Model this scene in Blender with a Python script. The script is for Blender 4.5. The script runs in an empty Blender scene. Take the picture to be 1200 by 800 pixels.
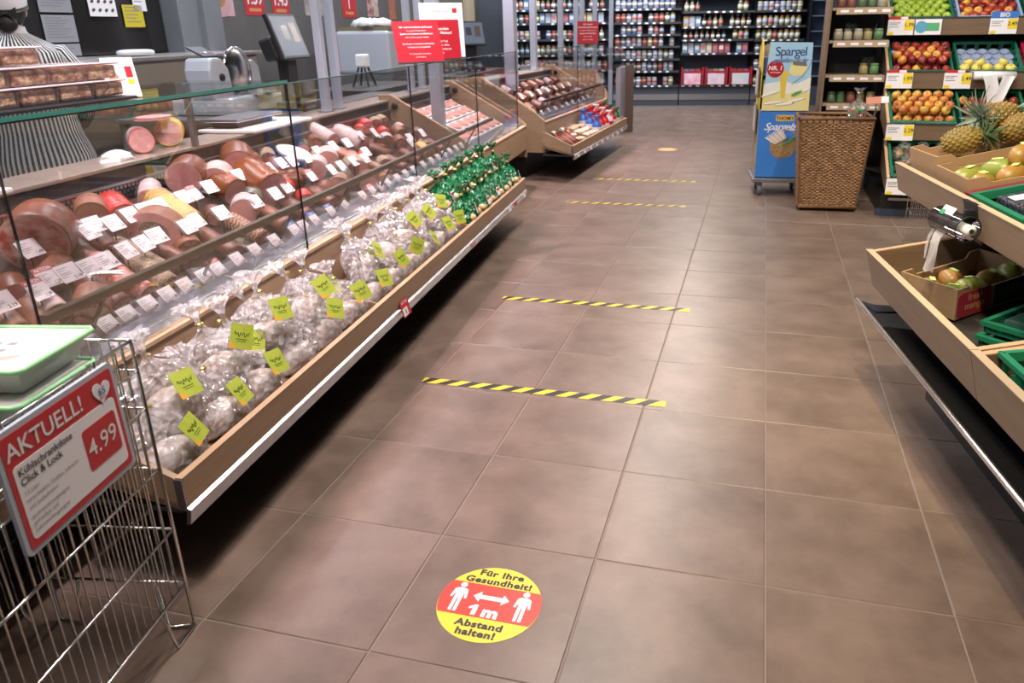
import bpy, bmesh, math, random
from mathutils import Vector, Matrix, Euler

random.seed(11)
sc = bpy.context.scene
PI = math.pi

# ------------------------------------------------------------------ camera
YAW, PITCH, ROLL = -0.2605, 0.3588, -0.0147
CAM = Vector((-0.11025, -1.6758, 1.36515))
_d = Vector((math.sin(YAW) * math.cos(PITCH), math.cos(YAW) * math.cos(PITCH), -math.sin(PITCH)))
_r0 = Vector((math.cos(YAW), -math.sin(YAW), 0))
_u0 = _r0.cross(_d)
_r = _r0 * math.cos(ROLL) + _u0 * math.sin(ROLL)
_u = _u0 * math.cos(ROLL) - _r0 * math.sin(ROLL)
cam_data = bpy.data.cameras.new('camera')
cam = bpy.data.objects.new('camera', cam_data)
sc.collection.objects.link(cam)
sc.camera = cam
cam_data.sensor_fit = 'HORIZONTAL'
cam_data.sensor_width = 36.0
cam_data.lens = 887.9 / 1200 * 36
cam_data.shift_x = (600 - 649.4634) / 1200
cam_data.shift_y = (365.4032 - 400) / 1200
cam_data.clip_start = 0.05
cam_data.clip_end = 100
_m = Matrix.Identity(4)
for i, v in enumerate((_r, _u, -_d)):
    for j in range(3):
        _m[j][i] = v[j]
for j in range(3):
    _m[j][3] = CAM[j]
cam.matrix_world = _m
cam_data.dof.use_dof = True
cam_data.dof.focus_distance = 2.75
cam_data.dof.aperture_fstop = 5.0

# ------------------------------------------------------------------ colour management, world, lights
sc.view_settings.view_transform = 'Standard'
sc.view_settings.look = 'None'
sc.view_settings.gamma = 1.0
sc.view_settings.use_curve_mapping = False
sc.view_settings.exposure = 0.22
sc.cycles.transparent_max_bounces = 28

world = bpy.data.worlds.new('world')
sc.world = world
world.use_nodes = True
world.node_tree.nodes['Background'].inputs[0].default_value = (0.75, 0.78, 0.85, 1)
world.node_tree.nodes['Background'].inputs[1].default_value = 0.22

# frames of the two counters: x = out to the aisle (w = -x), y = along, z = up
TH1, O1 = math.radians(4.47), Vector((-1.42, -0.36, 0))
TH2, O2 = math.radians(-2.5), Vector((-1.75, 5.253, 0))
TH3 = math.radians(8.85)       # produce bench on the right
M1 = Matrix.Translation(O1) @ Matrix.Rotation(TH1, 4, 'Z')
M2 = Matrix.Translation(O2) @ Matrix.Rotation(TH2, 4, 'Z')
def L1(s, w, z): return M1 @ Vector((-w, s, z))
def L2(s, w, z): return M2 @ Vector((-w, s, z))

def area(name, loc, sx, sy, power, col, rot=(0, 0, 0), spread=PI):
    d = bpy.data.lights.new(name, 'AREA')
    d.shape = 'RECTANGLE'; d.size = sx; d.size_y = sy
    d.energy = power; d.color = col; d.spread = spread
    o = bpy.data.objects.new(name, d)
    sc.collection.objects.link(o)
    o.location = loc; o.rotation_euler = rot
    return o
def spot(name, loc, target, power, col, size=80, blend=0.5, radius=0.06):
    d = bpy.data.lights.new(name, 'SPOT')
    d.energy = power; d.color = col; d.spot_size = math.radians(size); d.spot_blend = blend
    d.shadow_soft_size = radius
    o = bpy.data.objects.new(name, d)
    sc.collection.objects.link(o)
    o.location = loc
    o.rotation_euler = (Vector(target) - Vector(loc)).to_track_quat('-Z', 'Y').to_euler()
    return o

PINK = (1.0, 0.74, 0.80)
WARM = (1.0, 0.80, 0.50)
COOL = (0.80, 0.88, 1.0)
# track spots over the meat counters, plus fill spots added for the case
for s in (-0.2, 0.7, 1.6, 2.5, 3.4, 4.4):
    p = L1(s, 0.95, 2.75)
    spot('counter_spot', p, L1(s, 0.45, 0.5), 150, PINK, 70, 0.8, 0.05)
for s in (0.0, 0.55, 1.1, 1.65, 2.2, 2.75, 3.3, 4.0, 4.7):
    spot('case_fill_spot', L1(s - 0.35, -0.25, 2.75), L1(s, 0.66, 0.68), 92, (1.0, 0.81, 0.84), 46, 0.8, 0.04)  # added fill from above the aisle, brightens the cut faces and the bin
for s in (0.4, 1.8):
    p = L2(s, 0.95, 2.75)
    spot('counter_spot', p, L2(s, 0.5, 0.6), 260, PINK, 72, 0.7, 0.05)
# general ceiling luminaires over the aisle and the hall
for y in (-0.6, 2.2, 5.0, 7.8, 10.4):
    area('aisle_lamp', (-0.95, y, 3.35), 0.12, 1.5, 66, (1.0, 0.92, 0.85))
for s in (1.5, 4.5, 7.5, 10.5):
    area('service_lamp', L1(s, 2.2, 3.3), 0.2, 1.4, 55, COOL, (0, 0, TH1))
# track spots over the produce
for y in (0.6, 1.9):
    spot('produce_spot', (-0.1, y - 1.9, 3.2), (0.85, y, 0.5), 240, WARM, 66, 0.6, 0.05)
for x in (1.0, 1.9):
    spot('fruit_spot', (x - 0.2, 3.2, 3.2), (x, 4.95, 0.9), 130, (1.0, 0.93, 0.84), 75, 0.6, 0.05)
area('rear_shelf_lamp', (-2.2, 11.6, 3.0), 5.0, 0.2, 120, COOL, (math.radians(25), 0, 0))

# ------------------------------------------------------------------ materials
MATS = {}
def M(name, col, rough=0.5, metal=0.0, spec=0.5, noise=None, bump=None, alpha=None, trans=0.0, emit=0.0, rnd=None, coat=0.0, sheen=0.0):
    """noise = (scale, colour2, contrast [, stretch xyz]); bump = (scale, strength); rnd = (colour2,...) picked per object"""
    if name in MATS: return MATS[name]
    m = bpy.data.materials.new(name); m.use_nodes = True
    nt = m.node_tree; b = nt.nodes['Principled BSDF']
    b.inputs['Base Color'].default_value = (*col, 1)
    b.inputs['Roughness'].default_value = rough
    b.inputs['Metallic'].default_value = metal
    b.inputs['Specular IOR Level'].default_value = spec
    b.inputs['Coat Weight'].default_value = coat
    b.inputs['Transmission Weight'].default_value = trans
    if alpha is not None: b.inputs['Alpha'].default_value = alpha
    if emit:
        b.inputs['Emission Color'].default_value = (*col, 1); b.inputs['Emission Strength'].default_value = emit
    src = None
    if rnd:
        oi = nt.nodes.new('ShaderNodeObjectInfo')
        cr = nt.nodes.new('ShaderNodeValToRGB'); cr.color_ramp.interpolation = 'CONSTANT'
        cols = [col] + list(rnd)
        cr.color_ramp.elements[0].position = 0; cr.color_ramp.elements[0].color = (*cols[0], 1)
        cr.color_ramp.elements[1].position = 1.0 / len(cols); cr.color_ramp.elements[1].color = (*cols[1], 1)
        for k in range(2, len(cols)):
            e = cr.color_ramp.elements.new(k / len(cols)); e.color = (*cols[k], 1)
        nt.links.new(oi.outputs['Random'], cr.inputs[0]); src = cr.outputs[0]
    if noise or bump:
        tc = nt.nodes.new('ShaderNodeTexCoord')
        oi2 = nt.nodes.new('ShaderNodeObjectInfo')
        ml = nt.nodes.new('ShaderNodeMath'); ml.operation = 'MULTIPLY'; ml.inputs[1].default_value = 57.0
        nt.links.new(oi2.outputs['Random'], ml.inputs[0])
        ad = nt.nodes.new('ShaderNodeVectorMath'); ad.operation = 'ADD'
        nt.links.new(tc.outputs['Object'], ad.inputs[0]); nt.links.new(ml.outputs[0], ad.inputs[1])
        mp = nt.nodes.new('ShaderNodeMapping'); nt.links.new(ad.outputs[0], mp.inputs[0])
    if noise:
        mp.inputs['Scale'].default_value = noise[3] if len(noise) > 3 else (1, 1, 1)
        n = nt.nodes.new('ShaderNodeTexNoise'); n.inputs['Scale'].default_value = noise[0]
        n.inputs['Detail'].default_value = 6; n.inputs['Roughness'].default_value = 0.62
        nt.links.new(mp.outputs[0], n.inputs['Vector'])
        r = nt.nodes.new('ShaderNodeValToRGB'); c = noise[2]
        r.color_ramp.elements[0].position = 0.5 - c; r.color_ramp.elements[1].position = 0.5 + c
        r.color_ramp.elements[0].color = (0, 0, 0, 1); r.color_ramp.elements[1].color = (1, 1, 1, 1)
        nt.links.new(n.outputs['Fac'], r.inputs[0])
        mx = nt.nodes.new('ShaderNodeMix'); mx.data_type = 'RGBA'
        nt.links.new(r.outputs[0], mx.inputs['Factor'])
        mx.inputs['A'].default_value = (*col, 1); mx.inputs['B'].default_value = (*noise[1], 1)
        if src: nt.links.new(src, mx.inputs['A'])
        src = mx.outputs['Result']
    if src: nt.links.new(src, b.inputs['Base Color'])
    if bump:
        n2 = nt.nodes.new('ShaderNodeTexNoise'); n2.inputs['Scale'].default_value = bump[0]; n2.inputs['Detail'].default_value = 4
        nt.links.new(mp.outputs[0], n2.inputs['Vector'])
        bp = nt.nodes.new('ShaderNodeBump'); bp.inputs['Strength'].default_value = bump[1]; bp.inputs['Distance'].default_value = 0.01
        nt.links.new(n2.outputs['Fac'], bp.inputs['Height']); nt.links.new(bp.outputs[0], b.inputs['Normal'])
    MATS[name] = m
    return m

def FILM(name, tint=(1, 1, 1), body=0.12, gloss=0.28, rough=0.06, bodycol=(0.9, 0.88, 0.9), ior=1.45, crinkle=None):
    """thin clear film or pane: transparent, a fresnel reflection, a little milkiness"""
    if name in MATS: return MATS[name]
    m = bpy.data.materials.new(name); m.use_nodes = True
    nt = m.node_tree
    for nn in list(nt.nodes):
        if nn.type != 'OUTPUT_MATERIAL': nt.nodes.remove(nn)
    out = [x for x in nt.nodes if x.type == 'OUTPUT_MATERIAL'][0]
    t = nt.nodes.new('ShaderNodeBsdfTransparent'); t.inputs[0].default_value = (*tint, 1)
    df = nt.nodes.new('ShaderNodeBsdfDiffuse'); df.inputs[0].default_value = (*bodycol, 1)
    gl = nt.nodes.new('ShaderNodeBsdfGlossy'); gl.inputs['Roughness'].default_value = rough
    m1 = nt.nodes.new('ShaderNodeMixShader'); m1.inputs[0].default_value = body
    nt.links.new(t.outputs[0], m1.inputs[1]); nt.links.new(df.outputs[0], m1.inputs[2])
    fr = nt.nodes.new('ShaderNodeFresnel'); fr.inputs[0].default_value = ior
    ma = nt.nodes.new('ShaderNodeMath'); ma.operation = 'MULTIPLY_ADD'
    ma.inputs[1].default_value = gloss * 3 if gloss else 0.45; ma.inputs[2].default_value = gloss * 0.25; ma.use_clamp = True
    nt.links.new(fr.outputs[0], ma.inputs[0])
    m2 = nt.nodes.new('ShaderNodeMixShader')
    nt.links.new(ma.outputs[0], m2.inputs[0]); nt.links.new(m1.outputs[0], m2.inputs[1]); nt.links.new(gl.outputs[0], m2.inputs[2])
    nt.links.new(m2.outputs[0], out.inputs[0])
    if crinkle:
        tc = nt.nodes.new('ShaderNodeTexCoord')
        v = nt.nodes.new('ShaderNodeTexVoronoi'); v.inputs['Scale'].default_value = crinkle
        nt.links.new(tc.outputs['Object'], v.inputs['Vector'])
        bp = nt.nodes.new('ShaderNodeBump'); bp.inputs['Strength'].default_value = 1.0; bp.inputs['Distance'].default_value = 0.02
        nt.links.new(v.outputs['Distance'], bp.inputs['Height'])
        for x in (gl, df): nt.links.new(bp.outputs[0], x.inputs['Normal'])
    MATS[name] = m
    return m

wood = M('light_oak', (0.30, 0.19, 0.115), 0.42, noise=(3.0, (0.40, 0.265, 0.165), 0.28, (18, 1, 18)), bump=(40, 0.05))
woodx = M('light_oak_cross', (0.30, 0.19, 0.115), 0.42, noise=(3.0, (0.40, 0.265, 0.165), 0.28, (1, 18, 18)))
wood_edge = M('oak_edge', (0.46, 0.29, 0.17), 0.45, noise=(4, (0.56, 0.37, 0.23), 0.3, (14, 1, 14)))
wood_dk = M('brown_oak', (0.14, 0.088, 0.052), 0.45, noise=(3, (0.22, 0.145, 0.09), 0.3, (1, 16, 16)))
wood_gr = M('grey_oak', (0.21, 0.145, 0.095), 0.5, noise=(3, (0.29, 0.205, 0.14), 0.3, (14, 1, 14)))
alu = M('aluminium', (0.62, 0.62, 0.66), 0.24, 1.0)
alu_dull = M('dull_aluminium', (0.42, 0.42, 0.45), 0.38, 1.0)
steel = M('brushed_steel', (0.55, 0.56, 0.60), 0.30, 1.0, noise=(6, (0.45, 0.46, 0.5), 0.3, (1, 1, 30)))
chrome = M('chrome_wire', (0.72, 0.72, 0.70), 0.18, 1.0)
bronze = M('bronze_bar', (0.22, 0.17, 0.12), 0.35, 0.8)
black = M('black_plastic', (0.012, 0.012, 0.014), 0.4)
dark = M('dark_grey', (0.03, 0.03, 0.035), 0.5)
navy = M('dark_blue_grey', (0.035, 0.05, 0.085), 0.5)
white = M('white_plastic', (0.80, 0.79, 0.80), 0.35)
paper = M('white_card', (0.82, 0.80, 0.82), 0.6)
red = M('red_print', (0.52, 0.025, 0.035), 0.4)
yellow = M('yellow_print', (0.83, 0.62, 0.03), 0.45)
ink = M('black_ink', (0.02, 0.02, 0.02), 0.5)
inkgrey = M('grey_ink', (0.22, 0.22, 0.24), 0.6)
bluep = M('blue_print', (0.05, 0.18, 0.55), 0.4)
greenp = M('green_plastic', (0.008, 0.12, 0.065), 0.38, noise=(5, (0.012, 0.17, 0.09), 0.3))
card = M('cardboard', (0.30, 0.185, 0.10), 0.75, noise=(9, (0.37, 0.24, 0.14), 0.3))
glass = FILM('clear_pane', (0.985, 0.99, 0.988), 0.002, 0.0, 0.0)
glass_edge = M('green_glass_edge', (0.03, 0.16, 0.13), 0.15, spec=0.8)
smoked = FILM('smoked_pane', (0.20, 0.20, 0.21), 0.01, 0.3, 0.03)
cello = FILM('cellophane', (0.99, 0.985, 0.99), 0.20, 0.15, 0.14, (0.98, 0.94, 0.96), 1.45, 42)
clearp = FILM('clear_plastic_lid', (0.97, 0.96, 0.97), 0.05, 0.10, 0.08, (0.85, 0.8, 0.85))

# ------------------------------------------------------------------ mesh helpers
class MB:
    def __init__(s): s.v = []; s.f = []; s.m = []
    def add(s, vs, fs, m=0, mat=None):
        o = len(s.v)
        if mat is not None: vs = [mat @ Vector(v) for v in vs]
        s.v += [tuple(v) for v in vs]
        s.f += [tuple(o + i for i in f) for f in fs]; s.m += [m] * len(fs)
        return s
    def box(s, x0, x1, y0, y1, z0, z1, m=0, mat=None):
        return s.add([(x0, y0, z0), (x1, y0, z0), (x1, y1, z0), (x0, y1, z0), (x0, y0, z1), (x1, y0, z1), (x1, y1, z1), (x0, y1, z1)],
              [(0, 3, 2, 1), (4, 5, 6, 7), (0, 1, 5, 4), (1, 2, 6, 5), (2, 3, 7, 6), (3, 0, 4, 7)], m, mat)
    def prism(s, poly, off, m=0, mat=None):
        """poly: list of 3D points (planar), off: extrusion vector"""
        n = len(poly); off = Vector(off)
        a = [Vector(p) for p in poly]; b = [p + off for p in a]
        nrm = Vector((0, 0, 0))
        for i in range(n): nrm += a[i].cross(a[(i + 1) % n])
        fs = [tuple(range(n - 1, -1, -1)), tuple(range(n, 2 * n))] + [(i, (i + 1) % n, n + (i + 1) % n, n + i) for i in range(n)]
        if nrm.dot(off) < 0: fs = [tuple(reversed(f)) for f in fs]
        return s.add(a + b, fs, m, mat)
    def tube(s, pts, r, n=8, m=0, cap=True, mat=None):
        pts = [Vector(p) for p in pts]; vs = []; fs = []
        rr = r if isinstance(r, (list, tuple)) else [r] * len(pts)
        ref = None
        for i, p in enumerate(pts):
            t = (pts[min(i + 1, len(pts) - 1)] - pts[max(i - 1, 0)]).normalized()
            if ref is None or abs(ref.dot(t)) > 0.95: ref = Vector((0, 0, 1)) if abs(t.z) < 0.9 else Vector((1, 0, 0))
            a = (ref - t * ref.dot(t)).normalized(); b = t.cross(a); ref = a
            for k in range(n):
                an = 2 * PI * k / n
                vs.append(p + (a * math.cos(an) + b * math.sin(an)) * rr[i])
        for i in range(len(pts) - 1):
            for k in range(n):
                fs.append((i * n + k, i * n + (k + 1) % n, (i + 1) * n + (k + 1) % n, (i + 1) * n + k))
        if cap:
            fs.append(tuple(range(n - 1, -1, -1))); fs.append(tuple(range((len(pts) - 1) * n, len(pts) * n)))
        return s.add(vs, fs, m, mat)
    def lathe(s, prof, n=16, m=0, mat=None, ms=None, sx=1, sy=1):
        vs = []; fs = []; mm = []
        for (r, z) in prof:
            for k in range(n):
                a = 2 * PI * k / n; vs.append((r * math.cos(a) * sx, r * math.sin(a) * sy, z))
        for i in range(len(prof) - 1):
            for k in range(n):
                fs.append((i * n + k, i * n + (k + 1) % n, (i + 1) * n + (k + 1) % n, (i + 1) * n + k)); mm.append(ms[i] if ms else m)
        fs.append(tuple(range(n - 1, -1, -1))); mm.append(ms[0] if ms else m)
        fs.append(tuple(range((len(prof) - 1) * n, len(prof) * n))); mm.append(ms[-1] if ms else m)
        o = len(s.v)
        if mat is not None: vs = [mat @ Vector(v) for v in vs]
        s.v += [tuple(v) for v in vs]; s.f += [tuple(o + i for i in f) for f in fs]; s.m += mm
        return s
    def ell(s, c, rx, ry, rz, n=14, k=9, m=0, mat=None, p=1.0):
        prof = []
        vs = []; fs = []
        c = Vector(c)
        for i in range(k + 1):
            th = PI * i / k - PI / 2
            for j in range(n):
                a = 2 * PI * j / n
                cc = lambda x: math.copysign(abs(x) ** p, x)
                vs.append(c + Vector((rx * cc(math.cos(a)) * abs(math.cos(th)) ** p, ry * cc(math.sin(a)) * abs(math.cos(th)) ** p, rz * cc(math.sin(th)))))
        for i in range(k):
            for j in range(n):
                fs.append((i * n + j, i * n + (j + 1) % n, (i + 1) * n + (j + 1) % n, (i + 1) * n + j))
        return s.add(vs, fs, m, mat)
    def loft(s, rings, m=0, cap=True, mat=None):
        n = len(rings[0]); vs = [p for r in rings for p in r]; fs = []
        for i in range(len(rings) - 1):
            for k in range(n):
                fs.append((i * n + k, i * n + (k + 1) % n, (i + 1) * n + (k + 1) % n, (i + 1) * n + k))
        if cap:
            fs.append(tuple(range(n - 1, -1, -1))); fs.append(tuple(range((len(rings) - 1) * n, len(rings) * n)))
        return s.add(vs, fs, m, mat)
    def mesh(s, name, mats, smooth=False):
        me = bpy.data.meshes.new(name)
        me.from_pydata(s.v, [], s.f)
        for x in (mats if isinstance(mats, (list, tuple)) else [mats]): me.materials.append(x)
        me.polygons.foreach_set('material_index', s.m)
        if smooth: me.polygons.foreach_set('use_smooth', [True] * len(me.polygons))
        me.update()
        bm = bmesh.new(); bm.from_mesh(me)
        bmesh.ops.remove_doubles(bm, verts=bm.verts, dist=1e-6)
        bmesh.ops.recalc_face_normals(bm, faces=bm.faces)
        bm.to_mesh(me); bm.free()
        return me

def tag(o, label=None, cat=None, group=None, kind=None):
    if label: o['label'] = label
    if cat: o['category'] = cat
    if group: o['group'] = group
    if kind: o['kind'] = kind
    return o
def link(name, me, parent=None, mat=None, bevel=0, label=None):
    o = bpy.data.objects.new(name, me)
    sc.collection.objects.link(o)
    if parent is not None: o.parent = parent
    if mat is not None: o.matrix_basis = mat
    if bevel:
        b = o.modifiers.new('bevel', 'BEVEL'); b.width = bevel; b.segments = 2; b.limit_method = 'ANGLE'
    if label: o['label'] = label
    return o
def obj(name, mb, mats, parent=None, mat=None, smooth=False, bevel=0, label=None):
    return link(name, mb.mesh(name, mats, smooth), parent, mat, bevel, label)
def thing(name, label, cat, mat=None, group=None):
    o = bpy.data.objects.new(name, None); o.empty_display_size = 0.05
    sc.collection.objects.link(o)
    if mat is not None: o.matrix_basis = mat
    return tag(o, label, cat, group)
def copy_tree(o, mat=None, parent=None, label=None, group=None):
    c = o.copy(); sc.collection.objects.link(c)
    if parent is not None: c.parent = parent
    if mat is not None: c.matrix_basis = mat
    if label: c['label'] = label
    if group: c['group'] = group
    for ch in o.children:
        copy_tree(ch, None, c)
    return c
def T(x, y, z): return Matrix.Translation((x, y, z))
def RZ(a): return Matrix.Rotation(a, 4, 'Z')
def RX(a): return Matrix.Rotation(a, 4, 'X')
def RY(a): return Matrix.Rotation(a, 4, 'Y')
def SC(x, y=None, z=None):
    y = x if y is None else y; z = x if z is None else z
    return Matrix.Diagonal((x, y, z, 1))
def frame(xa, ya, o):
    """matrix from x axis, y axis and origin"""
    xa = Vector(xa).normalized(); ya = Vector(ya); ya = (ya - xa * xa.dot(ya)).normalized(); za = xa.cross(ya)
    m = Matrix.Identity(4)
    for i, v in enumerate((xa, ya, za)):
        for j in range(3): m[j][i] = v[j]
    for j in range(3): m[j][3] = o[j]
    return m

_txt = {}
def text_mesh(txt, size=1.0, align='CENTER', bold=0.0, shear=0.0, mat=None, spacing=1.0, ext=0.0):
    key = (txt, size, align, bold, shear, mat.name, spacing, ext)
    if key in _txt: return _txt[key]
    cu = bpy.data.curves.new('lettering', 'FONT'); cu.body = txt; cu.size = size; cu.align_x = align
    cu.offset = bold * size; cu.shear = shear; cu.space_character = spacing; cu.resolution_u = 3; cu.extrude = ext
    o = bpy.data.objects.new('lettering', cu); me = bpy.data.meshes.new_from_object(o)
    bpy.data.objects.remove(o); bpy.data.curves.remove(cu)
    me.materials.clear(); me.materials.append(mat)
    _txt[key] = me
    return me
def text(txt, size, mat, parent, m, align='CENTER', bold=0.0, shear=0.0, spacing=1.0, name='lettering', ext=0.0):
    return link(name, text_mesh(txt, size, align, bold, shear, mat, spacing, ext), parent, m)
def plate(name, w, h, t, mat, parent, m, r=0.0, seg=5):
    """flat plate in XY centred, thickness t below z=0 .. top at z=0; rounded corners r"""
    b = MB()
    if r:
        pts = []
        for cx, cy, a0 in ((w / 2 - r, h / 2 - r, 0), (-w / 2 + r, h / 2 - r, 90), (-w / 2 + r, -h / 2 + r, 180), (w / 2 - r, -h / 2 + r, 270)):
            for k in range(seg + 1):
                a = math.radians(a0 + 90 * k / seg); pts.append((cx + r * math.cos(a), cy + r * math.sin(a), -t))
        b.prism(pts, (0, 0, t))
    else:
        b.box(-w / 2, w / 2, -h / 2, h / 2, -t, 0)
    return obj(name, b, mat, parent, m)
def disc(name, r, t, mat, parent, m, n=40):
    b = MB(); b.prism([(r * math.cos(2 * PI * k / n), r * math.sin(2 * PI * k / n), -t) for k in range(n)], (0, 0, t))
    return obj(name, b, mat, parent, m)
def poly(name, pts, t, mat, parent, m):
    b = MB(); b.prism([(x, y, -t) for x, y in pts], (0, 0, t))
    return obj(name, b, mat, parent, m)
def project(p):
    v = Vector(p) - CAM; z = v.dot(_d)
    if z < 0.05: return None
    return 649.46 + 887.9 * v.dot(_r) / z, 365.4 - 887.9 * v.dot(_u) / z, z
# ================================================================== setting
def struct(name, mb, mat, parent=None):
    o = obj(name, mb, mat, parent); o['kind'] = 'structure'; return o
grout = M('grout', (0.21, 0.165, 0.14), 0.8)
tilem = M('stoneware_tile', (0.105, 0.070, 0.052), 0.36, noise=(4.2, (0.225, 0.160, 0.128), 0.25), bump=(60, 0.03))
tilem2 = M('stoneware_tile_dark', (0.105, 0.070, 0.052), 0.36, noise=(4.2, (0.225, 0.160, 0.128), 0.25))
floor = struct('floor', MB().box(-8, 5.5, -3.5, 14, -0.1, -0.002), grout)
tag(floor, 'brown stoneware tiled floor of the shop aisle')
TS = 0.45
cells = []
for i in range(-8, 31):
    for j in range(-16, 12):
        c = Vector(((j + 0.5) * TS, (i + 0.5) * TS, 0)); q = project(c)
        seen = q and -60 < q[0] < 1260 and 60 < q[1] < 880
        # hidden behind the counters or the right hand fixtures
        s, w = (c - O1).dot(Vector((-math.sin(TH1), math.cos(TH1), 0))), -((c - O1).dot(Vector((math.cos(TH1), math.sin(TH1), 0))))
        hid = (w > 0.75 and c.y < 9) or c.x > 1.4 or (c.y > 5.4 and c.x > 0.3)
        cells.append((not (seen and not hid), (c - CAM).length, c))
cells.sort(key=lambda k: (k[0], k[1]))
def tile_mb():
    g = 0.0022; h = TS / 2 - g; e = 0.002
    b = MB()
    b.loft([[(-h, -h, -0.006), (h, -h, -0.006), (h, h, -0.006), (-h, h, -0.006)], [(-h, -h, -e), (h, -h, -e), (h, h, -e), (-h, h, -e)],
            [(-h + e, -h + e, 0), (h - e, -h + e, 0), (h - e, h - e, 0), (-h + e, h - e, 0)]])
    return b
tme = tile_mb().mesh('tile', tilem)
rest = MB()
for k, (a, b_, c) in enumerate(cells):
    if k < 290:
        link('tile', tme, floor, T(c.x, c.y, 0))
    else:
        h = TS / 2 - 0.0022
        rest.add([(c.x - h, c.y - h, 0), (c.x + h, c.y - h, 0), (c.x + h, c.y + h, 0), (c.x - h, c.y + h, 0)], [(0, 1, 2, 3)])
ro = obj('tile_field', rest, tilem2, floor); ro['kind'] = 'stuff'

wallg = M('grey_wall_tile', (0.085, 0.08, 0.078), 0.45, noise=(2.5, (0.14, 0.13, 0.125), 0.3))
wallolive = M('olive_grey_paint', (0.11, 0.105, 0.08), 0.7)
ceilm = M('dark_ceiling', (0.10, 0.10, 0.105), 0.8)
walldk = M('dark_shop_wall', (0.06, 0.065, 0.08), 0.7)
b = MB(); b.box(-3.02, -2.9, -2.5, 9.2, 0, 3.6, 0, M1)
o = struct('wall_left', b, wallg)
tag(o, 'grey tiled wall behind the meat counter')
b = MB(); b.box(-3.02, -2.9, 9.2, 14.6, 0, 3.6, 0, M1)
struct('wall_left_far', b, wallolive)
BW = math.atan2(12.912 - 12.591, 2.048)      # the rear wall stands a little askew
MBW = Matrix.Translation((-2.306, 12.591, 0)) @ RZ(BW)
b = MB(); b.box(-3.6, 8, 0.62, 0.75, 0, 3.6, 0, MBW)
struct('wall_back', b, walldk)
struct('wall_right', MB().box(5.2, 5.35, -3.5, 14, 0, 3.6), walldk)
struct('wall_front', MB().box(-8, 5.35, -3.5, -3.35, 0, 3.6), M('pale_wall', (0.4, 0.39, 0.38), 0.8))
struct('ceiling', MB().box(-8, 5.5, -3.5, 14, 3.6, 3.7), ceilm)
b = MB(); b.box(-3.0, -2.84, 12.45, 12.95, 0, 3.6, 0, M1)
struct('trim_1', b, M('beige_pillar', (0.42, 0.33, 0.22), 0.6))
b = MB(); b.box(-2.9, -2.7, 4.18, 4.68, 0, 3.6, 0, M1); b.box(-2.7, -2.66, 4.44, 4.68, 0, 1.62, 0, M1)
struct('trim_2', b, M('steel_pillar', (0.20, 0.21, 0.235), 0.4, 0.3, noise=(4, (0.27, 0.28, 0.3), 0.3)))

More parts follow.
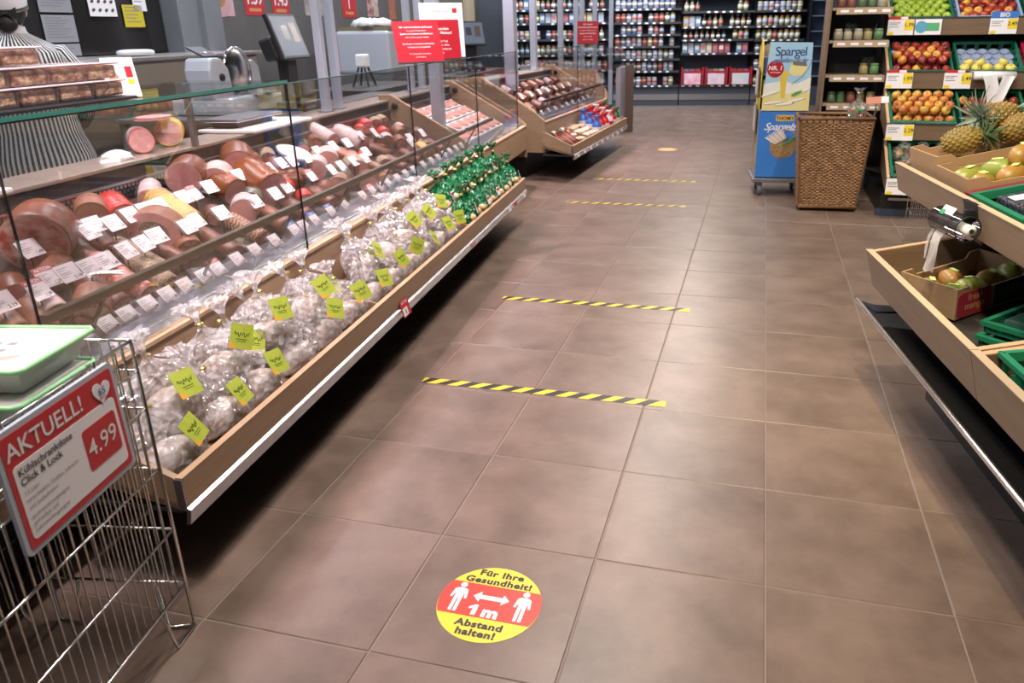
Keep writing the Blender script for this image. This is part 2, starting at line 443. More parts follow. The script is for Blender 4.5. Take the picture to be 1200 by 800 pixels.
# ================================================================== counters
floor_in = M('bin_floor', (0.26, 0.165, 0.10), 0.5, noise=(3, (0.34, 0.22, 0.14), 0.3, (18, 1, 18)))
grille = M('perforated_metal', (0.03, 0.025, 0.025), 0.5, 0.4)
deckm = M('deck_dark', (0.05, 0.035, 0.035), 0.35, 0.2)
def zdeck(w): return 0.56 + 0.42 * (w - 0.45)
def counter(F, s0, s1, label, panes, bar, shelf, parts):
    t = thing('meat_counter', label, 'counter', F)
    b = MB(); b.box(-1.15, -0.52, s0 + 0.03, s1 - 0.03, 0.0, 0.30); obj('plinth', b, black, t)
    b = MB(); b.prism([(-1.18, s0, 0.30), (-0.34, s0, 0.30), (-0.34, s0, 0.50), (-0.44, s0, 0.53), (-0.93, s0, 0.71), (-0.98, s0, 0.86), (-1.18, s0, 0.86)], (0, s1 - s0, 0)); obj('body', b, dark, t)
    b = MB(); b.box(-0.335, -0.305, s0, s1, 0.325, 0.525); obj('front_panel', b, wood, t)
    b = MB(); b.box(-0.336, -0.300, s0, s1, 0.525, 0.537); obj('panel_edge', b, wood_edge, t)
    b = MB(); b.prism([(-0.345, s0, 0.525), (-0.336, s0, 0.538), (-0.352, s0, 0.556), (-0.36, s0, 0.556), (-0.36, s0, 0.525)], (0, s1 - s0, 0)); obj('front_trim', b, alu, t)
    b = MB(); b.prism([(-0.345, s0, 0.551), (-0.43, s0, 0.590), (-0.43, s0, 0.584), (-0.345, s0, 0.545)], (0, s1 - s0, 0)); obj('price_ledge', b, steel, t)
    b = MB(); b.prism([(-0.44, s0, zdeck(.44)), (-0.935, s0, zdeck(.935)), (-0.935, s0, zdeck(.935) - .01), (-0.44, s0, zdeck(.44) - .01)], (0, s1 - s0, 0)); obj('deck', b, deckm, t)
    b = MB(); b.box(-0.95, -0.94, s0, s1, 0.765, 0.83); obj('vent_grille', b, grille, t)
    b = MB(); b.box(-0.955, -0.932, s0, s1, 0.828, 0.836); obj('grille_edge', b, alu_dull, t)
    b = MB(); b.box(-0.965, -0.950, s0, s1, 0.80, 0.885); obj('back_panel', b, black, t)
    b = MB(); b.box(-1.16, -0.945, s0, s1, 0.885, 0.90); obj('worktop', b, M('worktop', (0.30, 0.25, 0.21), 0.3, 0.3), t, bevel=0.003)
    ho = MB()
    s = s0 + 0.02
    for i in range(int((s1 - s0) / 0.022)):
        for k in range(3):
            y = s0 + 0.012 + i * 0.022 + (k % 2) * 0.011
            ho.box(-0.9398, -0.9385, y, y + 0.013, 0.775 + k * 0.018, 0.787 + k * 0.018)
    h = obj('grille_bars', ho, alu_dull, t); h['kind'] = 'stuff'
    for (a, b_) in panes:
        b = MB(); b.box(-0.318, -0.312, a + 0.003, b_ - 0.003, 0.54, 1.18); p = obj('glass_pane', b, glass, t)
        b = MB(); b.box(-0.3185, -0.3115, b_ - 0.003, b_ - 0.0002, 0.54, 1.18); obj('pane_joint', b, black, p)
        b = MB(); b.box(-0.319, -0.311, a + 0.003, b_ - 0.003, 1.18, 1.184); obj('pane_edge', b, M('glass_top_edge', (0.06, 0.10, 0.10), 0.2), p)
    for (a, b_) in bar:
        b = MB(); b.box(-0.345, -0.322, a, b_, 0.702, 0.728); o = obj('glass_bar', b, bronze, t, bevel=0.003)
        n_ = max(1, int((b_ - a) / 0.5))
        for k in range(n_):
            b = MB(); b.tube([(-0.335, a + 0.2 + k * (b_ - a) / n_, 0.702), (-0.41, a + 0.2 + k * (b_ - a) / n_, 0.585)], 0.006); obj('bar_stay', b, black, o)
    for (a, b_) in shelf:
        b = MB(); b.box(-0.74, -0.312, a, b_, 1.186, 1.194); p = obj('glass_shelf', b, glass, t)
        b = MB(); b.box(-0.3118, -0.3085, a, b_, 1.185, 1.195); obj('shelf_edge', b, glass_edge, p)
        for s_ in (a + 0.25, b_ - 0.05):
            b = MB(); b.box(-0.72, -0.70, s_, s_ + 0.02, 0.95, 1.186); obj('shelf_post', b, alu_dull, p)
    for s_ in parts:
        b = MB(); b.prism([(-0.38, s_, 0.50), (-0.40, s_, 0.62), (-0.93, s_, 0.93), (-1.02, s_, 0.93), (-1.02, s_, 0.60)], (0, 0.022, 0)); p = obj('partition', b, woodx, t)
        b = MB(); b.prism([(-0.395, s_ - .001, 0.617), (-0.40, s_ - .001, 0.628), (-0.93, s_ - .001, 0.938), (-1.02, s_ - .001, 0.938), (-1.02, s_ - .001, 0.93), (-0.932, s_ - .001, 0.93)], (0, 0.024, 0)); obj('partition_edge', b, wood_edge, p)
        b = MB(); b.lathe([(0.02, 0), (0.026, 0.006), (0.022, 0.016), (0.008, 0.02)], 14, 0, T(-0.9, s_ - 0.0005, 0.86) @ RX(PI / 2)); obj('knob', b, black, p, smooth=True)
    return t
CT1 = counter(M1, -1.6, 5.48, 'long meat counter with front glass and wooden front panel nearest the camera',
    [(-1.27, .03), (.03, 1.33), (1.33, 2.63), (2.63, 3.93), (3.93, 5.2)], [(.06, 3.66), (2.98, 4.34)][:1] + [(3.72, 4.4)], [(-1.5, 1.33)], [3.86, 5.30])
CT2 = counter(M2, 0.11, 2.62, 'far meat counter with glass front behind the first counter',
    [(.11, 1.3), (1.3, 2.5)], [(.12, 2.5)], [], [0.11, 2.4])
# side of the far counter
b = MB(); b.prism([(-0.305, 0.085, 0.25), (-0.305, 0.085, 0.545), (-0.40, 0.085, 0.62), (-0.93, 0.085, 0.93), (-1.18, 0.085, 0.93), (-1.18, 0.085, 0.25)], (0, 0.025, 0)); obj('side_panel', b, woodx, CT2)
b = MB(); b.prism([(-0.305, 2.62, 0.25), (-0.305, 2.62, 0.60), (-0.45, 2.62, 0.86), (-1.18, 2.62, 0.93), (-1.18, 2.62, 0.25)], (0, 0.025, 0)); obj('side_panel', b, woodx, CT2)
b = MB(); b.prism([(-0.305, 5.48, 0.25), (-0.305, 5.48, 0.545), (-0.40, 5.48, 0.62), (-0.93, 5.48, 0.93), (-1.18, 5.48, 0.93), (-1.18, 5.48, 0.25)], (0, 0.025, 0)); obj('side_panel', b, woodx, CT1)
b = MB(); b.box(-0.30, -0.02, 1.9, 2.62, 0.50, 0.535); 
# end post of the far counter
e = thing('counter_end_post', 'pale steel end post with glass guard at the far end of the counters', 'post', M2)
obj('post_body', MB().box(-0.36, -0.30, 3.35, 3.75, 0, 0.86), M('lilac_steel', (0.45, 0.43, 0.52), 0.35, 0.4), e)
obj('post_cladding', MB().box(-0.30, -0.20, 3.66, 3.74, 0, 0.88), M('brown_cladding', (0.13, 0.085, 0.07), 0.5), e)
obj('glass_guard', MB().box(-0.335, -0.325, 2.7, 3.7, 0.86, 1.12), glass, e)

def bin_(F, s1, divs, label, tags):
    t = thing('display_bin', label, 'bin', F)
    b = MB(); b.prism([(-0.02, 0, 0.262), (-0.30, 0, 0.330), (-0.30, 0, 0.315), (-0.02, 0, 0.247)], (0, s1, 0)); obj('bin_floor', b, floor_in, t)
    b = MB(); b.prism([(0.002, 0, 0.245), (0.004, 0, 0.337), (-0.016, 0, 0.337), (-0.018, 0, 0.245)], (0, s1, 0)); obj('front_board', b, wood, t)
    b = MB(); b.box(-0.0165, 0.0045, 0, s1, 0.3365, 0.3385); obj('board_edge', b, wood_edge, t)
    for s_ in (0.0, s1 - 0.018):
        b = MB(); b.prism([(-0.016, s_, 0.245), (-0.016, s_, 0.334), (-0.295, s_, 0.46), (-0.30, s_, 0.31)], (0, 0.018, 0)); obj('side_panel', b, woodx, t)
    b = MB(); b.prism([(0.004, -0.005, 0.255), (0.014, -0.005, 0.25), (0.006, -0.005, 0.208), (-0.006, -0.005, 0.205)], (0, s1 + 0.01, 0)); o = obj('lip_rail', b, alu, t)
    b = MB(); b.box(-0.30, -0.016, 0.0, s1, 0.236, 0.246); obj('underside', b, dark, t)
    for s_ in divs:
        b = MB(); b.prism([(-0.017, s_, 0.255), (-0.017, s_, 0.325), (-0.30, s_, 0.385), (-0.30, s_, 0.325)], (0, 0.008, 0)); obj('divider', b, woodx, t)
    for q in (-0.004, s1): obj('end_bracket', MB().box(-0.019, 0.003, q, q + 0.004, 0.245, 0.335), alu_dull, t)
    return t
BIN1 = bin_(M1, 4.0, [1.30, 2.62], 'long oak display bin holding wrapped loaves below the near counter', [])
BIN2 = bin_(M2, 2.36, [0.75], 'short oak display bin of snack sausages below the far counter', [])
# ================================================================== price cards
lab_txt = [(0.006, 0.012, 0.026), (0.006, 0.003, 0.018), (0.006, -0.003, 0.022)]
def card_proto(name, w, h, topcol=None, toptext=None, price='1.29'):
    """leaning white card on a small clear wedge; origin at foot, faces +x, local x is out"""
    t = thing(name, 'x', 'price card')
    F = frame((0, 1, 0), (-0.62, 0, 0.78), (0, 0, h * 0.42))
    plate('card', w, h, 0.0012, paper, t, F)
    b = MB(); b.prism([(-0.004, -w * 0.3, 0), (0.02, -w * 0.3, 0), (-0.012, -w * 0.3, h * 0.5)], (0, w * 0.6, 0)); obj('card_foot', b, clearp, t)
    b = MB(); r = random.Random(price)
    for (yy, ln) in ((0.30, 0.42), (0.18, 0.30), (0.02, 0.55), (-0.08, 0.48), (-0.2, 0.3)):
        ln *= r.uniform(0.8, 1.2)
        b.box(-w * 0.42, -w * 0.42 + w * ln, yy * h - h * 0.018, yy * h + h * 0.018, 0.0002, 0.0004)
    obj('printed_lines', b, inkgrey, t, F)
    text(price, h * 0.26, ink, t, F @ T(w * 0.44, -h * 0.40, 0.0004), 'RIGHT', 0.02)
    if topcol:
        F2 = F @ T(0, h * 0.64, 0.0003)
        plate('header', w, h * 0.32, 0.0012, topcol, t, F2)
        text(toptext, h * 0.27, white, t, F2 @ T(0, -h * 0.09, 0.0003), 'CENTER', 0.03)
    return t
PC = [card_proto('price_card', 0.062, 0.05, None, None, p) for p in ('1.29', '1.99', '1.09', '2.49')]
PA = card_proto('price_card', 0.062, 0.05, red, 'AKTION', '1.29')
PB = card_proto('price_card', 0.062, 0.05, bluep, 'BIO', '2.29')
PCs = [card_proto('price_card', 0.07, 0.058, None, None, p) for p in ('1.49', '1.19', '2.19')]
PROTOS = PC + [PA, PB] + PCs
usedp = set()
def put(proto, mat, label=None, group=None):
    if proto.name in usedp:
        return copy_tree(proto, mat, None, label, group)
    usedp.add(proto.name)
    proto.matrix_basis = mat
    if label: proto['label'] = label
    if group: proto['group'] = group
    return proto
row = [.23, .32, .40, .49, .58, .67, .77, .85, .97, 1.09, 1.23, 1.39, 1.47, 1.57, 1.73, 1.87, 2.08, 2.2, 2.31, 2.41, 2.55, 2.68, 2.81, 2.98, 3.13, 3.26, 3.39, 3.51, 3.65, 3.78, 3.94]
for i, s in enumerate(row):
    mat = M1 @ T(-0.395, s, 0.5795)
    if s in (.85, 2.2):
        put(PA, mat, 'white price card under a red AKTION header on the steel ledge, %s' % ('nearer the camera' if s < 1 else 'halfway along the counter'))
    elif s in (1.39, 1.57, 1.73):
        put(PB, mat, '%s of three cards with a blue BIO header on the steel ledge' % {1.39: 'nearest', 1.57: 'middle', 1.73: 'farthest'}[s])
    else:
        put(PC[i % 4], mat, 'small white price card standing in the row on the steel price ledge', 'price cards on the front ledge')
lab = [(0.42, 0.69), (0.53, 0.69), (0.64, 0.68), (0.69, 0.70), (0.75, 0.68), (0.85, 0.69), (0.93, 0.69), (1.0, 0.69), (1.14, 0.69), (1.21, 0.69), (1.32, 0.7), (1.55, 0.71), (1.15, 0.55), (1.01, 0.56), (0.94, 0.55), (0.79, 0.56), (0.71, 0.55), (0.63, 0.55), (0.53, 0.54), (0.46, 0.54), (0.39, 0.55), (0.33, 0.56), (0.26, 0.53), (0.15, 0.54), (1.37, 0.54), (1.53, 0.54), (1.65, 0.55), (1.9, 0.56), (1.69, 0.69), (1.77, 0.69), (1.89, 0.7), (1.97, 0.69), (2.1, 0.68), (2.26, 0.7), (2.44, 0.7), (2.59, 0.69), (2.83, 0.71), (3.0, 0.7), (2.09, 0.55), (2.2, 0.55), (2.35, 0.55), (2.58, 0.58), (2.47, 0.54), (3.22, 0.56), (3.12, 0.52), (3.45, 0.56)]
AK = {9: 'between the hams in the back of the case', 22: 'at the near end of the case', 26: 'beside the glazed ham', 27: 'among the pink cut sausages', 21: 'second at the near end of the case'}
for i, (s, w) in enumerate(lab):
    mat = M1 @ T(-w, s, zdeck(w) + 0.098) @ RZ(random.uniform(-0.12, 0.12))
    if i in AK: o = put(PA, mat, 'white price card with red AKTION header %s' % AK[i])
    else: o = put(PCs[i % 3], mat, 'white price card on a pin among the sausages in the near counter', 'price cards among the meats')
    b = MB(); b.tube([(-0.004, 0, 0.01), (-0.004, 0, -0.092)], 0.0025, 6); obj('pin', b, black, o)

# ================================================================== meats
pinkA = M('ham_pink', (0.66, 0.24, 0.25), 0.35, noise=(16, (0.80, 0.44, 0.42), 0.25))
pinkB = M('sausage_pink', (0.70, 0.31, 0.30), 0.35, noise=(60, (0.80, 0.44, 0.42), 0.2))
marb = M('marbled_meat', (0.46, 0.07, 0.06), 0.35, noise=(24, (0.82, 0.50, 0.44), 0.10))
pate = M('liver_sausage', (0.42, 0.20, 0.15), 0.45, noise=(70, (0.34, 0.15, 0.11), 0.2))
salami = M('salami_red', (0.24, 0.04, 0.03), 0.45, noise=(55, (0.58, 0.30, 0.25), 0.09))
rind = M('brown_rind', (0.19, 0.06, 0.025), 0.32, noise=(14, (0.12, 0.035, 0.015), 0.25), bump=(30, 0.3))
glaze = M('glazed_rind', (0.24, 0.07, 0.022), 0.25, noise=(18, (0.15, 0.045, 0.012), 0.2), bump=(25, 0.4))
casew = M('white_casing', (0.52, 0.42, 0.40), 0.6, noise=(30, (0.38, 0.26, 0.25), 0.2), bump=(40, 0.3))
caseb = M('dark_casing', (0.10, 0.035, 0.022), 0.4, noise=(25, (0.2, 0.08, 0.05), 0.25), bump=(40, 0.4))
casey = M('yellow_casing', (0.52, 0.33, 0.07), 0.35)
caset = M('tan_casing', (0.27, 0.12, 0.065), 0.42, noise=(30, (0.16, 0.06, 0.03), 0.2))
caser = M('red_casing', (0.46, 0.03, 0.025), 0.3)
casep = M('pepper_crust', (0.20, 0.14, 0.085), 0.7, noise=(130, (0.42, 0.34, 0.24), 0.12), bump=(120, 0.8))
foil = M('dark_pack', (0.02, 0.022, 0.02), 0.25, noise=(20, (0.16, 0.15, 0.11), 0.08))
fat = M('fat_rim', (0.62, 0.42, 0.36), 0.4)
def roll_mb(r, L, rim=0.006, taper=True, flat=1.0, n=22):
    """roll along local y, cut face at y=0 (towards -y), rounded far end; sits on z=0. mats: casing, fat, face"""
    b = MB(); vs = []; rings = []
    prof = [(0.0, 1.0), (0.1, 1.0), (0.5, 1.02), (0.8, 0.97)] + ([(0.93, 0.80), (0.99, 0.45), (1.0, 0.15)] if taper else [(1.0, 0.97)])
    for (a, k) in prof:
        rings.append([(r * k * math.cos(2 * PI * j / n), a * L, r * flat + r * flat * k * math.sin(2 * PI * j / n)) for j in range(n)])
    b.loft(rings, 0, True)
    ri = r - rim
    out = [(r * math.cos(2 * PI * j / n), -0.0008, r * flat + r * flat * math.sin(2 * PI * j / n)) for j in range(n)]
    inn = [(ri * math.cos(2 * PI * j / n), -0.0014, r * flat + ri * flat * math.sin(2 * PI * j / n)) for j in range(n)]
    f0 = MB(); f0.add(out + inn, [(j, (j + 1) % n, n + (j + 1) % n, n + j) for j in range(n)])
    f1 = MB(); f1.add(inn, [tuple(range(n))])
    return b, f0, f1
PLACED = [(2.55, .72, .08), (2.27, .86, .09), (1.05, .545, .05), (1.16, .52, .05), (1.27, .545, .05)]
def roll(name, r, L, case, face, label, s, w, ang, rimmat=None, rim=0.005, flat=1.0, net=None, group=None, F=M1, tilt=0.0, dz=0.0, zf=zdeck):
    if F is M1: PLACED.append((s, w, r + L * .35))
    t = thing(name, label, 'sausage' if 'ham' not in name else 'ham', F @ T(-w, s, zf(w) + 0.003 + dz) @ RY(math.atan(.42)) @ RZ(ang) @ RX(tilt), group)
    b, f0, f1 = roll_mb(r, L, rim, True, flat)
    obj('casing', b, case, t, smooth=True)
    obj('rind_rim', f0, rimmat or case, t); obj('cut_face', f1, face, t)
    if net:
        nb = MB(); k = int(L / 0.018)
        for i in range(1, k):
            y = i * L / k * 0.92
            nb.tube([(r * 1.015 * math.cos(a), y + 0.004 * (-1) ** q, r * flat + r * flat * 1.015 * math.sin(a)) for q, a in enumerate([2 * PI * j / 16 for j in range(17)])], 0.0016, 4, cap=False)
        o = obj('net', nb, net, t); o['kind'] = 'stuff'
    return t
cam_ang = 0.42   # faces turned towards the aisle
white_net = M('net_string', (0.72, 0.62, 0.48), 0.7)
R = roll
R('ham', .095, .17, rind, marb, 'big marbled ham at the near end of the case with white card', .47, .76, .5, fat, .008)
R('sausage_roll', .052, .10, caset, pate, 'round brown liver sausage slice standing by the vent grille', .83, .85, .75)
R('sausage_roll', .05, .13, caser, pinkB, 'red netted sausage roll in the back row', .92, .80, 1.1, net=M('red_net', (0.62, 0.12, 0.08), .5))
R('sausage_roll', .042, .15, casew, marb, 'small mottled pink sausage beside the red netted roll', 1.13, .85, .6, fat)
R('ham', .072, .16, rind, pinkA, 'dark pink ham with brown rind, leftmost of the back row hams', 1.36, .87, .35, fat, .007)
R('ham', .066, .14, casew, pinkA, 'pale pink ham with fat rim standing between two brown hams', 1.47, .80, .45, fat, .009)
R('ham', .075, .18, rind, pinkA, 'brown rinded ham with smooth pink cut, farthest in the back row', 1.72, .84, .65, caset, .004)
R('ham', .06, .16, glaze, pinkB, 'brown glazed ham lying on its side in front of the back row', 1.48, .72, 1.3)
R('ham', .055, .18, glaze, pinkA, 'shiny glazed ham behind the pink cut loaf', 1.60, .66, 1.0)
R('sausage_roll', .055, .24, casey, pinkB, 'yellow patterned sausage roll with pale net lines', 1.06, .64, -2.05 + 3.3, net=white_net)
R('sausage_roll', .052, .10, casew, pinkB, 'pink loaf cut open beside the yellow roll', 1.33, .60, .5, flat=1.15)
R('sausage_roll', .052, .10, foil, pinkB, 'pink loaf in dark wrap beside the cut loaf', 1.42, .62, .5, flat=1.15)
R('sausage_roll', .045, .14, casew, pinkB, 'pale sausage roll lying behind the second card row', .69, .79, 1.5)
R('sausage_roll', .045, .13, caset, pate, 'brown disc faced sausage under the AKTION cards', .41, .66, .5)
R('salami', .034, .2, caseb, salami, 'dark salami lying behind the near row of cards', .60, .66, 1.25)
R('rolled_roast', .088, .11, caset, casep, 'large rolled roast with pink ring and peppered core', .87, .66, .35, pinkB, .038, flat=.8)
R('salami', .036, .17, caseb, salami, 'reddish salami with a label band next to the roast', .70, .68, 1.2)
R('salami', .045, .15, caset, salami, 'red salami disc in front of the rolled roast', .90, .545, .9)
R('salami', .03, .26, caseb, salami, 'long dark brown salami behind the bronze bar', .84, .52, 1.45)
R('salami', .029, .26, casep, salami, 'long speckled pepper salami behind the bronze bar', .74, .50, 1.42)
R('salami', .045, .2, salami, marb, 'dark red salami behind the nearest cards', .53, .50, 1.2)
R('salami', .036, .2, casep, salami, 'peppered salami end below the bronze bar', .66, .455, 1.3)
R('nut_loaf', .05, .14, caset, M('nut_marble', (0.30, 0.09, 0.05), .4, noise=(38, (0.72, 0.5, 0.36), .06)), 'nut marbled meat loaf at the near end below the bar', .33, .47, .7)
R('salami', .036, .18, caseb, salami, 'dark salami stick lying below the bar by the nut loaf', .45, .465, 1.35)
R('salami', .036, .17, caset, pate, 'brown smoked sausage at the near corner of the case', .15, .53, 1.2)
R('salami', .033, .17, caset, pate, 'second brown smoked sausage at the near corner', .21, .49, 1.1)
R('sausage_roll', .04, .12, casew, pate, 'small sausage with white band near the bar end', .28, .53, 1.2)
R('salami', .036, .24, salami, salami, 'long red salami below the bar near the third card', .56, .46, 1.4)
R('salami', .034, .2, caseb, salami, 'brown salami below the bar beside its stay', 1.04, .455, 1.4)
R('salami', .034, .2, caset, salami, 'light brown salami below the bar', 1.24, .46, 1.35, net=white_net)
R('salami', .038, .16, caset, pate, 'tan smoked sausage below the bar midway', 1.42, .46, 1.2)
R('salami', .034, .18, caseb, salami, 'dark smoked sausage below the bar midway', 1.62, .46, 1.3)
R('salami', .036, .16, rind, salami, 'brown smoked sausage between bar and price ledge', 1.86, .46, 1.3)
R('ham', .078, .22, glaze, pinkA, 'large brown glazed ham with an oval pink cut', 1.60, .63, 1.15, caset, .004, flat=1.05)
for k, (ds, dw) in enumerate(((0, 0), (.07, .03), (.02, -.06), (.11, -.04))):
    R('smoked_knuckle', .045, .11, rind, pinkB, 'knobbly brown smoked piece in the heap behind the AKTION card', 1.88 + ds, .72 + dw, random.uniform(0, 3), group='brown knuckles in a heap')
R('sausage_roll', .055, .12, casew, pinkB, 'pink sausage half leaning beside the knuckles', 2.13, .68, .4)
R('sausage_roll', .055, .12, casew, pinkB, 'upper pink sausage half resting among the cut pieces', 2.25, .67, .5, dz=.03)
R('sausage_roll', .05, .11, foil, pinkB, 'pink sausage end in dark wrap behind the bar', 2.16, .55, .5)
R('sausage_roll', .05, .1, caset, pinkB, 'small netted roll with pink face behind the bar', 2.06, .53, .35, net=white_net)
R('sausage_roll', .058, .14, casep, pinkA, 'herb crusted roll with pale face behind the bar', 2.38, .57, .7)
R('sausage_roll', .052, .12, caset, pinkB, 'tan netted roll showing below the bar', 2.27, .465, .5, net=M('dark_net', (.2, .1, .05), .6))
R('sausage_roll', .05, .2, casew, pinkB, 'white cased long sausage at the far back row', 2.68, .84, 1.3)
R('sausage_roll', .055, .22, casew, marb, 'white mould salami at the far end of the case', 2.84, .73, 1.35)
R('sausage_roll', .045, .08, foil, pate, 'dark sausage piece with white band beside the white salami', 3.02, .70, .6)
R('sausage_roll', .045, .08, casew, pate, 'last sausage piece in the far row by the partition', 3.14, .70, .6)
R('sausage_roll', .035, .06, caset, pinkB, 'small tan slice standing under the far part of the bar', 2.46, .455, .4)
R('salami', .032, .42, caseb, salami, 'long brown smoked ham strip in the dark tray', 2.95, .60, 1.75)
R('salami', .03, .38, rind, salami, 'reddish smoked strip behind the long brown one', 3.02, .66, 1.7)
R('sausage_roll', .04, .12, caset, pate, 'brown sausage against the wooden partition', 3.45, .72, .8)
R('sausage_roll', .04, .14, casey, pate, 'golden sausage below the bar at the far end', 3.3, .48, 1.0)
for k in range(5):
    R('salami', .03, .16, (caset, caseb, rind)[k % 3], salami, 'smoked sausage in the far row below the bronze bar', 2.6 + .24 * k, .47, 1.3, group='smoked sausages at the far front')
_rf = random.Random(21)
_fill = [(caset, pinkB), (caseb, salami), (casew, marb), (rind, pinkA), (casep, salami), (foil, pinkB), (caser, marb)]
for w in (.87, .76, .65, .545):
    s = -.12
    while s < 3.62:
        if all(math.hypot(s - a, w - b_) > rr_ * .72 + .045 for a, b_, rr_ in PLACED):
            k_ = _rf.randrange(len(_fill)); r0 = _rf.uniform(.034, .044)
            R('sausage_piece', r0, _rf.uniform(.07, .10), _fill[k_][0], _fill[k_][1], 'small sausage piece tucked between the larger meats', s, w, _rf.uniform(.2, 1.0), fat if k_ == 3 else None, group='small sausage pieces between the meats')
        s += .045
# block of corned meat, bowls, wrapped packs
t = thing('corned_block', 'red brown block of corned meat with pale flecks', 'meat', M1 @ T(-.72, 2.55, zdeck(.72) + .003) @ RY(math.atan(.42)) @ RZ(.5))
obj('block', MB().box(-.07, .07, -.06, .06, 0, .075), M('corned', (.32, .085, .055), .4, noise=(30, (.48, .2, .14), .15)), t, bevel=.012)
t = thing('salad_bowl', 'white rimmed bowl of pale meat salad at the back of the case', 'bowl', M1 @ T(-.86, 2.27, zdeck(.86) + .002) @ RY(math.atan(.42)))
b = MB(); b.lathe([(.04, 0), (.075, .02), (.09, .05), (.086, .052), (.07, .025), (.03, .012)], 24); obj('bowl', b, white, t, smooth=True)
b = MB(); b.ell((0, 0, .03), .07, .07, .025, 18, 6); obj('salad', b, M('meat_salad', (.62, .38, .34), .4, noise=(60, (.8, .7, .65), .1)), t, smooth=True)
for k, (s, w) in enumerate(((1.05, .545), (1.16, .52), (1.27, .545))):
    t = tag(obj('vacuum_pack', MB().box(-.05, .05, -.04, .04, 0, .022), foil, None, M1 @ T(-w, s, zdeck(w) + .002) @ RY(math.atan(.42)) @ RZ(.4 + .3 * k), bevel=.006), '%s of the dark vacuum packs behind the bar' % ('nearest', 'middle', 'farthest')[k], 'pack', 'dark vacuum packs')
for k, s in enumerate((.58, 1.80, 1.72)):
    t = thing('serving_tongs', 'steel tongs lying on the case front%s' % (' at the near end', ' beneath the pane joint', ' next to the other tongs')[k], 'tongs', M1 @ T(-.43, s, .69 if k else .585) @ RZ(.5 + .4 * k))
    for q in (-1, 1):
        b = MB(); b.tube([(0, 0, 0), (.05, .006 * q, .004), (.11, .014 * q, 0)], .004, 6); obj('arm', b, chrome, t)
    if k == 0: t.location = M1 @ Vector((-.55, .43, .70))

# packed meat in the second half of the case
packfilm = clearp
def meat_pack():
    t = thing('meat_tray', 'x', 'meat tray')
    b = MB(); b.loft([[(-.075, -.05, 0), (.075, -.05, 0), (.075, .05, 0), (-.075, .05, 0)], [(-.085, -.06, .022), (.085, -.06, .022), (.085, .06, .022), (-.085, .06, .022)]]); obj('tray', b, white, t)
    b = MB(); b.ell((0, 0, .02), .072, .05, .018, 14, 6, p=.7); obj('meat', b, M('minced_meat', (.50, .16, .12), .4, noise=(30, (.70, .36, .30), .2), bump=(60, .4)), t, smooth=True)
    plate('price_sticker', .03, .022, .0005, paper, t, T(.04, .03, .0395))
    return t
mp = meat_pack(); first = True
for i in range(7):
    for j in range(4):
        w = .505 + .124 * j; s = 3.99 + .184 * i
        if i == 0 and j in (1, 2) or i == 1 and j == 1: continue
        mat = M1 @ T(-w, s, zdeck(w) + .004) @ RY(math.atan(.42)) @ RZ(PI / 2 + random.uniform(-.04, .04))
        if first: mp.matrix_basis = mat; mp['label'] = 'tray of packed pink meat between the wooden partitions'; mp['group'] = 'packed meat trays'; first = False
        else: copy_tree(mp, mat)

# meats of the far counter
mats_ = [(pinkB, caset), (marb, rind), (salami, caseb), (pate, caset), (pinkA, casew)]
for i in range(8):
    for j in range(3):
        f_, c_ = mats_[(i * 2 + j) % 5]
        R('salami', .04, .13, c_, f_, 'small piece of meat laid out in the far glass counter', .28 + .27 * i, .50 + .16 * j, 1.0 + .3 * (i % 3), F=M2, group='meats in the far counter')
for i in range(9):
    put(PC[i % 4], M2 @ T(-.395, .3 + .22 * i, .5795), 'small white price card on the ledge of the far counter', 'price cards on the far ledge')
for i in range(7):
    put(PCs[i % 3], M2 @ T(-.62, .35 + .28 * i, zdeck(.62) + .09), 'white price card among the meats of the far counter', 'price cards in the far case')

# ================================================================== wrapped loaves in the bin
loafm = M('sugared_stollen', (0.90, 0.87, 0.87), 0.8, noise=(30, (0.50, 0.36, 0.28), 0.14), bump=(34, 1.0))
tagm = M('lime_tag', (0.34, 0.42, 0.035), 0.45, noise=(40, (0.44, 0.50, 0.07), .25))
tagb = M('orange_corner', (0.75, 0.35, 0.03), 0.5)
goldtie = M('gold_tie', (0.75, 0.55, 0.2), 0.3, 0.9)
cello_top = FILM('cellophane_top', (0.98, 0.97, 0.98), 0.34, 0.12, 0.16, (0.98, 0.94, 0.97), 1.45, 40)
def bag_film(seed, ax, ay, hz, neck, flare, n=30, cx=0, cy=0):
    r = random.Random(seed); b = MB(); rings = []
    fr = [(0.0, 0.80), (0.10, 1.0), (0.28, 1.08), (0.45, 1.05), (0.60, 0.92), (0.74, 0.70), (0.86, 0.40), (0.95, 0.17), (1.0, 0.09), (1.06, 0.22), (1.16, 0.42), (1.28, 0.60)]
    ph = [r.uniform(0, 6.3) for _ in range(4)]
    for i, (h, k) in enumerate(fr):
        ring = []
        for j in range(n):
            a = 2 * PI * j / n
            cr = 1 + (0.05 if h < .5 else 0.16) * math.sin(7 * a + ph[0] + h * 3) + (0.04 if h < .5 else 0.12) * math.sin(11 * a + ph[1] - h * 5) + r.uniform(-.06, .06) * (1 if h < 1 else 2.5)
            sq = (abs(math.cos(a)) ** 3 + abs(math.sin(a)) ** 3) ** (-1 / 3.0) if k > .6 else 1
            mixx = 1 if k > .6 else .6
            ring.append((ax * k * cr * sq * math.cos(a) * (mixx if k < .6 else 1) + neck[0] * h * h, ay * k * cr * sq * math.sin(a) * (.55 if k < .6 else 1) + neck[1] * h * h, hz * h + r.uniform(-.006, .006)))
        rings.append(ring)
    b.loft(rings[:9], 0, False)
    b.add(rings[0], [tuple(range(n))])
    b.top = MB(); b.top.loft(rings[8:], 0, False)
    return b
